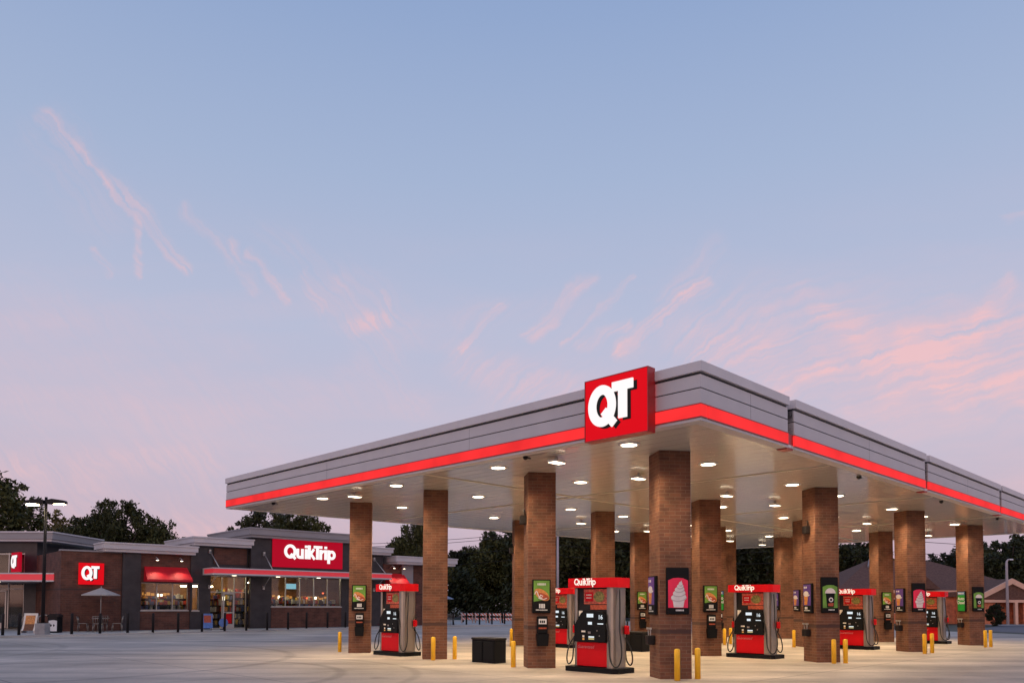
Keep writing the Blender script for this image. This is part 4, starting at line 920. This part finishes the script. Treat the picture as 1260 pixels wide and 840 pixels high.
mb=MB(); mb.prism([(2.25,2.3),(9.2,2.2),(AP[0],AP[1]-.03)],-.19,9.5); mb.prism([(0,2.5),(2.2,2.5),(2.2,3.0),(.6,2.9)],1.5,9.4); mb.prism([(9.25,2.5),(13.5,2.5),(12.8,2.9),(9.25,3.1)],.1,9.4); mb.build('roof',M['roof'],h2)
for x in (5.9,1.2,10.6):
    mb=MB(); mb.box(x-.13,x+.13,-.40,-.14,0,1.98); mb.build('porch_post',M['tan'],h2)
mb=MB(); mb.box(4.3,5.4,1.94,1.995,.0,2.1); mb.build('door',M['darkglass'],h2)
mb=MB(); mb.box(8.0,9.6,.33,.395,.9,1.9); mb.build('window',M['darkglass'],h2)

# poles and cables
def upole(x,y,h,r_,lb,mat,arms=True):
    t=thing('utility_pole',lb,'utility pole',(x,y,0))
    mb=MB(); mb.tube([(0,0,0),(0,0,h)],[r_,r_*.7],10); mb.build('pole',mat,t)
    if arms:
        mb=MB(); mb.box(-1.1,1.1,-.06,.06,h-.75,h-.6); mb.build('crossarm',M['bark'],t)
        for k in (-1,0,1):
            mb=MB(); mb.lathe([(.05,h-.6),(.07,h-.5),(.04,h-.42)],8,c=(k*.95,0)); mb.build('insulator',M['white'],t)
    return t
upole(5.13,88,10.4,.17,'pale utility pole seen above the half hidden far pump',M['pole'])
upole(39.3,80,10.2,.2,'pale utility pole between two pillars above the brown roof',M['pole'])
upole(-42,104,10.4,.18,'utility pole hidden far behind the store at the left',M['bark'])
upole(88,74,10.4,.18,'utility pole beyond the right edge of the canopy',M['bark'])
sl=thing('street_light','slim pale street light with short curved arm beside the porch house','street light',(44.2,70.0,0))
mb=MB(); mb.tube([(0,0,0),(0,0,5.4),(.03,0,5.65),(.14,0,5.80),(.30,0,5.82)],[.13,.10,.08,.07,.06],8); mb.build('pole',M['pole'],sl)
mb=MB(); mb.box(.26,.58,-.1,.1,5.74,5.87,bev=.03); mb.build('lamp_head',M['white'],sl)
def cable(pts,lb,sag=1.0):
    mb=MB(); out=[]
    for i in range(len(pts)-1):
        a,b=Vector(pts[i]),Vector(pts[i+1])
        for k in range(14 if i<len(pts)-2 else 15):
            f=k/14; p=a.lerp(b,f); p.z-=sag*4*f*(1-f); out.append(p)
    mb.tube(out,.028,5); o=mb.build('power_cable',M['blackm']); tag(o,lb,'cable','power cables strung between the poles')
for z,dx,lb,sg_ in ((9.98,-.95,'topmost thin power cable strung across the tree line',1.0),(9.98,.95,'upper power cable running just below the topmost one',1.3),(8.4,0,'middle power cable crossing the dark trees',1.2),(7.2,0,'lowest power cable crossing the dark trees',1.2)):
    cable([(-42+dx,104,z),(5.13+dx,88,z),(39.3+dx,80,z),(88+dx,74,z)],lb,sg_)

# ------------------------------------------------------------------ trees
def crown_mesh(name,seed,R_,H_,base,nclump,nleaf,leaf,mat,flatt=.8):
    """leaf faces spread through clumps; returns mesh of crown and of trunk"""
    r=random.Random(seed); vs=[];fs=[]; cl=[]
    for i in range(nclump):
        for _ in range(50):
            x,y,z=r.uniform(-1,1),r.uniform(-1,1),r.uniform(-1,1)
            d=x*x+y*y+z*z
            if .12<d<1: break
        w=1-.30*max(0,z); cr=r.uniform(.20,.38)
        cl.append((x*R_*w,y*R_*w,base+(z*.5+.5)*(H_-base),cr*R_))
    for i in range(int(nclump*.7)):
        a=r.uniform(0,2*pi); u=r.uniform(-.5,1); q=sqrt(1-u*u); d=r.uniform(.88,1.16)
        cl.append((R_*q*cos(a)*d*.95,R_*q*sin(a)*d*.95,base+(u*.5*d+.5)*(H_-base),R_*r.uniform(.07,.15)))
    per=nleaf/sum(c[3]**1.7 for c in cl)
    for (cx,cy,cz,cr) in cl:
        for k in range(int(per*cr**1.7)):
            a=r.uniform(0,2*pi); u=r.uniform(-1,1); q=sqrt(1-u*u); rad=cr*(r.random()**.33)*r.uniform(.75,1.12)
            p=Vector((cx+rad*q*cos(a),cy+rad*q*sin(a),cz+rad*u*flatt))
            n=Vector((r.gauss(0,1),r.gauss(0,1),r.gauss(0,1)+.5)).normalized(); t=n.orthogonal().normalized(); t.rotate(Matrix.Rotation(r.uniform(0,6.28),3,n)); b=n.cross(t)
            s=leaf*r.uniform(.6,1.3); i0=len(vs)
            vs+= [tuple(p-t*s),tuple(p-b*s*.45),tuple(p+t*s),tuple(p+b*s*.45)]; fs.append((i0,i0+1,i0+2,i0+3))
    me=bpy.data.meshes.new(name); me.from_pydata(vs,[],fs); me.materials.append(mat)
    tb=MB(); tb.tube([(0,0,0),(.05*R_,.02,base*.7),(0,.05*R_,base+.35*(H_-base)),(.03*R_,0,base+.75*(H_-base))],[.042*H_,.032*H_,.02*H_,.006*H_],8)
    for (cx,cy,cz,cr) in cl[::2]:
        z0=base*.7+(cz-base)*.35; z0=max(base*.55,z0); tb.tube([(0,0,z0),(cx*.45,cy*.45,z0+(cz-z0)*.62),(cx,cy,cz)],[.016*H_,.010*H_,.004*H_],5)
    return me,tb
KIND={}
def tree_kind(k,*a):
    me,tb=crown_mesh(k,*a); tr=tb.build(k+'_t',M['bark']); KIND[k]=(me,tr.data,a[2]); bpy.data.objects.remove(tr)
tree_kind('oak',1,5.2,12.0,3.0,60,24000,.21,M['leaf'])
tree_kind('oakb',2,4.8,10.5,2.0,54,20000,.22,M['leaf'])
tree_kind('wood',3,4.8,11.0,.6,64,17000,.28,M['leafd'])
tree_kind('woodb',4,4.3,11.0,.4,56,16000,.28,M['leafd'])
tree_kind('yellow',5,4.2,9.5,2.0,30,8000,.22,M['leafy'])
TG='trees beyond the lot'
def tree(kind,x,y,H_,lb,w=1.0,rz=0,grp=None,name='broadleaf_tree'):
    cm,tm,h0=KIND[kind]; s=H_/h0
    t=thing(name,lb,'tree',(x,y,0),rz,grp)
    for nm,me in (('trunk',tm),('crown',cm)):
        o=bpy.data.objects.new(nm,me); col.objects.link(o); o.parent=t; o.scale=(s*w,s*w,s)
    return t
tree('oak',-43.2,62,12.1,'tall dark tree with loose crown at the left edge, above the store roof',1.0,.4)
tree('yellow',-50.5,88,11.2,'low yellowish tree top just right of the lamp post',.8,1.2)
tree('oakb',-41.5,77,9.6,'rounded olive tree above the brick end of the store',.85,2.1)
tree('oak',-37.6,75,11.1,'broad dark tree, tallest of the pair behind the low store roof',.70,0.3)
tree('oakb',-34.6,76,9.3,'dark tree at the right shoulder of the broad tree behind the store',.7,4.0)
tree('oak',-26.4,84,11.3,'wide dark tree rising behind the tower roof, under the canopy corner',.85,3.3)
tree('oakb',-22.9,85,11.0,'dark tree crown right of the one behind the tower, under the soffit',.8,5.1)
tree('woodb',-13.6,92,8.9,'small dark pointed tree top between the two leftmost pillars',.6,1.0)
tree('oakb',-10.6,90,11.2,'round tree crown touching the bare pillar from the left',.62,2.6)
wl=[(-9.5,108,9.6),(-6.0,112,9.4),(-2.6,107,10.8),(.9,106,12.2),(4.6,104,12.2),(8.6,103,13.2),(13,104,13),(17.5,103,13.6),(22,104,13.4),(27,103,13),(32,102,12.6),(37,101,11.2),(42.5,100,10.4),(-14,112,9.2)]
desc=['first tree of the dark wood, at the bare pillar','second tree of the dark wood, low rounded top','third tree of the dark wood, mid height top','tall pointed tree of the dark wood, beside the second pillar','tree of the dark wood hidden behind the second pillar','tree of the dark wood right behind the pale utility pole','tree of the dark wood left of the pillar behind the nearest pump','tree of the dark wood right of the pillar behind the nearest pump','tree of the dark wood behind the nearest pillar','tree of the dark wood behind the Auto Diesel pillar','tree of the dark wood above the second pump','tree of the dark wood left of the green drink poster pillar','round dark tree above the brown roof, between two right pillars','low dark tree far behind the leftmost pump']
for i,((x,y,h),d) in enumerate(zip(wl,desc)):
    tree(('wood','woodb','oakb')[i%3],x,y,h,d,1.0,i*1.7,'trees of the dark wood behind the lot')
wl2=[(61,104,9.8,'dark tree in the second rank behind the street light'),(55.5,98,8.8,'dark tree hidden behind the rightmost pillar'),(67,103,10.3,'dark tree of the second rank at the right edge of the photo'),(74,100,10.6,'dark tree just outside the right edge'),(52,112,9.6,'dark tree top at the left of the gap beside the rightmost pillar'),(58,114,9.0,'low dark trees crown in the gap left of the rightmost pillar'),(64,112,8.6,'lowest tree crown touching the rightmost pillar from the left'),(58.5,92,9.9,'dense dark tree just right of the rightmost pillar'),(64,90,10.0,'dense dark tree behind the street light'),(69.5,92,10.4,'dark tree at the right edge of the photo'),(47,104,9.6,'dark tree behind the middle of the brown roof')]
for i,(x,y,h,d) in enumerate(wl2): tree(('woodb','wood')[i%2],x,y,h,d,.95,i*2.1,'trees behind the houses at right')
# under-storey of the wood: a hedge mass nobody could count
def shrubs(name,x0,x1,y0,y1,n,h):
    r=random.Random(9); mb=MB()
    for i in range(n):
        x=r.uniform(x0,x1); y=r.uniform(y0,y1)+.03*(x-x0)*0; z=h*r.random()**.8*(.7+.3*sin(x*.7)); s=r.uniform(.15,.35)
        p=Vector((x,y,z)); nn=Vector((r.gauss(0,1),r.gauss(0,1)-.6,r.gauss(0,1))).normalized(); t=nn.orthogonal().normalized(); b=nn.cross(t)
        mb.face([p-t*s,p-b*s*.5,p+t*s,p+b*s*.5])
    o=mb.build(name,M['leafd']); o['kind']='stuff'; return o
shrubs('undergrowth',-22,78,99.5,102,34000,6.5)
for i,(x,y,lb) in enumerate(((39.75,64.5,'small dark shrub at the foot of the rightmost pillar'),(49.5,69.5,'low dark shrub under the porch house window'))):
    t=thing('dark_shrub',lb,'shrub',(x,y,0)); cm,tm,h0=KIND['woodb']
    for nm,me in (('stem',tm),('foliage',cm)):
        o=bpy.data.objects.new(nm,me); col.objects.link(o); o.parent=t; s_=(1.75 if i==0 else 1.1)/h0; o.scale=(s_*1.0,s_,s_)

# ------------------------------------------------------------------ world, sun, camera
w=bpy.data.worlds.new('World'); sc.world=w; w.use_nodes=True; nt=w.node_tree; nt.nodes.clear(); L=nt.links.new
out=N(nt,'ShaderNodeOutputWorld'); bg=N(nt,'ShaderNodeBackground'); bg2=N(nt,'ShaderNodeBackground'); add=N(nt,'ShaderNodeAddShader')
L(bg.outputs[0],add.inputs[0]); L(bg2.outputs[0],add.inputs[1]); L(add.outputs[0],out.inputs[0])
sky=N(nt,'ShaderNodeTexSky'); sky.sky_type='NISHITA'; sky.sun_disc=False; sky.sun_elevation=radians(1.0); sky.sun_rotation=radians(200); sky.air_density=1; sky.dust_density=1; sky.ozone_density=2
L(sky.outputs[0],bg2.inputs[0]); bg2.inputs[1].default_value=.05
tc=N(nt,'ShaderNodeTexCoord'); sp=N(nt,'ShaderNodeSeparateXYZ'); L(tc.outputs['Generated'],sp.inputs[0])
def mth(op,a,b=None,c=None,clamp=False):
    n=N(nt,'ShaderNodeMath',operation=op); n.use_clamp=clamp
    for i,x in enumerate((a,b,c)):
        if x is None: continue
        if isinstance(x,(int,float)): n.inputs[i].default_value=x
        else: L(x,n.inputs[i])
    return n.outputs[0]
def lin(c): 
    f=lambda x:(x/12.92 if x<=.04045 else ((x+.055)/1.055)**2.4)
    return tuple(f(v/255) for v in c)
tan=mth('DIVIDE',sp.outputs[2],mth('SQRT',mth('ADD',mth('MULTIPLY',sp.outputs[0],sp.outputs[0]),mth('MULTIPLY',sp.outputs[1],sp.outputs[1]))))
fac=mth('MULTIPLY_ADD',tan,.8,.1,True)
cr=N(nt,'ShaderNodeValToRGB'); L(fac,cr.inputs[0]); e=cr.color_ramp
stops=[(0,(92,82,86)),(.095,(112,100,106)),(.105,(182,164,186)),(.17,(194,175,194)),(.26,(195,186,205)),(.38,(183,187,211)),(.54,(164,179,209)),(.72,(145,166,204)),(1,(122,147,194))]
e.elements[0].position=0; e.elements[0].color=(*lin(stops[0][1]),1); e.elements[1].position=1; e.elements[1].color=(*lin(stops[-1][1]),1)
for p,c in stops[1:-1]: x=e.elements.new(p); x.color=(*lin(c),1)
# gnomonic sky coordinates in front of the place (direction only)
ysafe=mth('MAXIMUM',sp.outputs[1],.05); A=mth('DIVIDE',sp.outputs[0],ysafe); B=mth('DIVIDE',sp.outputs[2],ysafe)
cb_=N(nt,'ShaderNodeCombineXYZ'); L(A,cb_.inputs[0]); L(B,cb_.inputs[1])
nz=N(nt,'ShaderNodeTexNoise'); nz.inputs['Scale'].default_value=13; nz.inputs['Detail'].default_value=8; nz.inputs['Roughness'].default_value=.6; L(cb_.outputs[0],nz.inputs['Vector'])
wv=N(nt,'ShaderNodeVectorMath',operation='MULTIPLY_ADD'); L(nz.outputs['Color'],wv.inputs[0]); wv.inputs[1].default_value=(.05,.05,0); L(cb_.outputs[0],wv.inputs[2])
wv2=N(nt,'ShaderNodeVectorMath',operation='SUBTRACT'); L(wv.outputs[0],wv2.inputs[0]); wv2.inputs[1].default_value=(.025,.025,0)
SEG=[(50,140,120,215,9,.30),(120,215,175,265,9,.45),(175,265,228,332,8,.55),(168,262,163,342,4.5,.35),(113,308,130,343,4.5,.28),(60,170,130,260,26,.10),
(225,260,285,318,7,.20),(283,300,312,362,6,.26),(305,310,353,377,6,.42),(368,338,396,388,6,.22),(330,290,410,350,14,.12),(432,402,476,392,9,.42),(468,366,478,388,5,.32),(420,360,480,420,26,.16),
(566,427,615,377,5,.46),(648,414,728,346,7,.52),(694,420,780,338,4,.40),(764,432,862,345,8,.58),(716,422,772,398,7,.34),(820,360,880,300,12,.12),(560,395,615,378,10,.12),
(985,362,1050,402,13,.26),(955,482,1110,430,7,.42),(1110,430,1185,405,16,.50),(1160,430,1238,348,11,.46),(1080,482,1262,468,8,.34),(1040,512,1262,486,8,.28),(880,408,1270,440,44,.40),(930,450,1260,470,40,.26),(1190,400,1270,380,20,.2),
(560,442,690,484,16,.20),(600,470,720,500,22,.18),(20,588,250,566,18,.26),(190,562,285,618,12,.26),(100,620,280,640,18,.2),(1236,262,1262,254,7,.30),(430,450,520,500,14,.12),(0,690,0,600,60,.15)]
f_=965.; tot=None
def sk(x,y): 
    a=(x-630)/f_; b=(704.4-y)/f_; p=radians(2.37); yy=cos(p)-b*sin(p); return (a/yy,(sin(p)+b*cos(p))/yy)
for (x0,y0_,x1,y1_,wd,s_) in SEG:
    a=sk(x0,y0_); b=sk(x1,y1_); d=(b[0]-a[0],b[1]-a[1]); l2=d[0]**2+d[1]**2 or 1e-6
    sb=N(nt,'ShaderNodeVectorMath',operation='SUBTRACT'); L(wv2.outputs[0],sb.inputs[0]); sb.inputs[1].default_value=(a[0],a[1],0)
    dt=N(nt,'ShaderNodeVectorMath',operation='DOT_PRODUCT'); L(sb.outputs[0],dt.inputs[0]); dt.inputs[1].default_value=(d[0]/l2,d[1]/l2,0)
    h=mth('ADD',dt.outputs['Value'],0,None,True)
    sc_=N(nt,'ShaderNodeVectorMath',operation='SCALE'); sc_.inputs[0].default_value=(d[0],d[1],0); L(h,sc_.inputs['Scale'])
    ds=N(nt,'ShaderNodeVectorMath',operation='DISTANCE'); L(sb.outputs[0],ds.inputs[0]); L(sc_.outputs[0],ds.inputs[1])
    mr=N(nt,'ShaderNodeMapRange'); mr.interpolation_type='SMOOTHERSTEP'; L(ds.outputs['Value'],mr.inputs[0]); mr.inputs[1].default_value=wd*(2.0 if wd<13 else 2.4)/f_; mr.inputs[2].default_value=0; mr.inputs[3].default_value=0; mr.inputs[4].default_value=s_
    tot=mr.outputs[0] if tot is None else (mth('MAXIMUM',tot,mr.outputs[0]) if wd<13 else mth('ADD',tot,mr.outputs[0]))
# wispy modulation
def fib(ang,fa,fc):
    mp=N(nt,'ShaderNodeMapping',vector_type='TEXTURE'); mp.inputs['Rotation'].default_value=(0,0,radians(ang)); mp.inputs['Scale'].default_value=(1/fa,1/fc,1); L(wv2.outputs[0],mp.inputs[0])
    nw=N(nt,'ShaderNodeTexNoise'); nw.inputs['Scale'].default_value=1; nw.inputs['Detail'].default_value=7; nw.inputs['Roughness'].default_value=.6; L(mp.outputs[0],nw.inputs['Vector']); return nw.outputs['Fac']
sel=N(nt,'ShaderNodeMapRange'); L(A,sel.inputs[0]); sel.inputs[1].default_value=-.16; sel.inputs[2].default_value=-.06; sel.inputs[3].default_value=0; sel.inputs[4].default_value=1
sel2=N(nt,'ShaderNodeMapRange'); L(A,sel2.inputs[0]); sel2.inputs[1].default_value=.26; sel2.inputs[2].default_value=.36; sel2.inputs[3].default_value=0; sel2.inputs[4].default_value=1
def mixf(f,a,b): return mth('ADD',mth('MULTIPLY',a,mth('SUBTRACT',1,f)),mth('MULTIPLY',b,f))
nwf=mixf(sel2.outputs[0],mixf(sel.outputs[0],fib(-50,7,120),fib(42,7,120)),fib(16,4,70))
mod=N(nt,'ShaderNodeMapRange'); L(nwf,mod.inputs[0]); mod.inputs[1].default_value=.34; mod.inputs[2].default_value=.66; mod.inputs[3].default_value=.05; mod.inputs[4].default_value=1.4
lo=N(nt,'ShaderNodeTexNoise'); lo.inputs['Scale'].default_value=17; lo.inputs['Detail'].default_value=3; L(cb_.outputs[0],lo.inputs['Vector'])
lm=N(nt,'ShaderNodeMapRange'); L(lo.outputs['Fac'],lm.inputs[0]); lm.inputs[1].default_value=.32; lm.inputs[2].default_value=.6; lm.inputs[3].default_value=.45; lm.inputs[4].default_value=1.1
cl_=mth('MULTIPLY',mth('MULTIPLY',tot,mod.outputs[0]),lm.outputs[0],None,True)
# broad pink veil near the horizon
mpv=N(nt,'ShaderNodeMapping'); mpv.inputs['Scale'].default_value=(1.3,5,1); L(cb_.outputs[0],mpv.inputs[0])
nv=N(nt,'ShaderNodeTexNoise'); nv.inputs['Scale'].default_value=2.0; nv.inputs['Detail'].default_value=5; L(mpv.outputs[0],nv.inputs['Vector'])
vm=N(nt,'ShaderNodeMapRange'); L(nv.outputs['Fac'],vm.inputs[0]); vm.inputs[1].default_value=.42; vm.inputs[2].default_value=.72; vm.inputs[3].default_value=0; vm.inputs[4].default_value=.55
hz=N(nt,'ShaderNodeMapRange'); L(tan,hz.inputs[0]); hz.inputs[1].default_value=.05; hz.inputs[2].default_value=.50; hz.inputs[3].default_value=1; hz.inputs[4].default_value=0
vf=N(nt,'ShaderNodeMapRange'); L(nwf,vf.inputs[0]); vf.inputs[1].default_value=.3; vf.inputs[2].default_value=.7; vf.inputs[3].default_value=.55; vf.inputs[4].default_value=1.35
veil=mth('MULTIPLY',mth('MULTIPLY',vm.outputs[0],hz.outputs[0]),vf.outputs[0])
tt=mth('MAXIMUM',cl_,0); tt=mth('ADD',tt,veil,None,True)
front=mth('GREATER_THAN',sp.outputs[1],.06)
tt=mth('MULTIPLY',tt,front)
mxc=N(nt,'ShaderNodeMix',data_type='RGBA'); L(tt,mxc.inputs[0]); L(cr.outputs[0],mxc.inputs[6]); mxc.inputs[7].default_value=(*lin((236,190,194)),1)
# warm glow low in the sky on the side behind the photographer
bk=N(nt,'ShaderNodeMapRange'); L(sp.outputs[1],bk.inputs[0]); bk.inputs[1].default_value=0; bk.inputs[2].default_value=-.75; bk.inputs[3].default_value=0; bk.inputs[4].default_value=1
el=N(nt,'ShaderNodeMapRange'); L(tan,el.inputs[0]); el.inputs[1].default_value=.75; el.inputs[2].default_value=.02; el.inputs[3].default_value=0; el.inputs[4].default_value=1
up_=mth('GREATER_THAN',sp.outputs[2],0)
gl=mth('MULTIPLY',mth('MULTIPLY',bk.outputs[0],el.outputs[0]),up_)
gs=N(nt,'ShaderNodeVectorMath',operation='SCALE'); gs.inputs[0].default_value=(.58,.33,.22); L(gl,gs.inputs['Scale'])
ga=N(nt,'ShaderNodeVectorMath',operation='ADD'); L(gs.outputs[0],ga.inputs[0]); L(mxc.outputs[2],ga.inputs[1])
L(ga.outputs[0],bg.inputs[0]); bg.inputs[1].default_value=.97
sun=bpy.data.lights.new('Sun','SUN'); sun.energy=.12; sun.angle=radians(12); sun.color=(1,.72,.62); so_=bpy.data.objects.new('Sun',sun); col.objects.link(so_); so_.rotation_euler=(radians(80),0,radians(-20))
cam=bpy.data.cameras.new('Camera'); cam.sensor_width=36; cam.lens=965*36/1260; cam.shift_y=(704.4-420)/1260; cam.clip_end=5000; cam.clip_start=.05
co=bpy.data.objects.new('Camera',cam); col.objects.link(co); co.location=(0,0,1.56)
co.rotation_mode='QUATERNION'
R0=Matrix.Rotation(radians(90+2.37),4,'X')@Matrix.Rotation(radians(.2),4,'Z')
co.rotation_quaternion=R0.to_quaternion(); sc.camera=co
vs=sc.view_settings; vs.view_transform='Standard'; vs.look='None'; vs.gamma=1; vs.exposure=0
sc.render.film_transparent=False
cy=sc.cycles; cy.use_denoising=True; cy.max_bounces=7; cy.diffuse_bounces=3; cy.glossy_bounces=3; cy.transparent_max_bounces=8; cy.sample_clamp_indirect=6; cy.caustics_reflective=False; cy.caustics_refractive=False
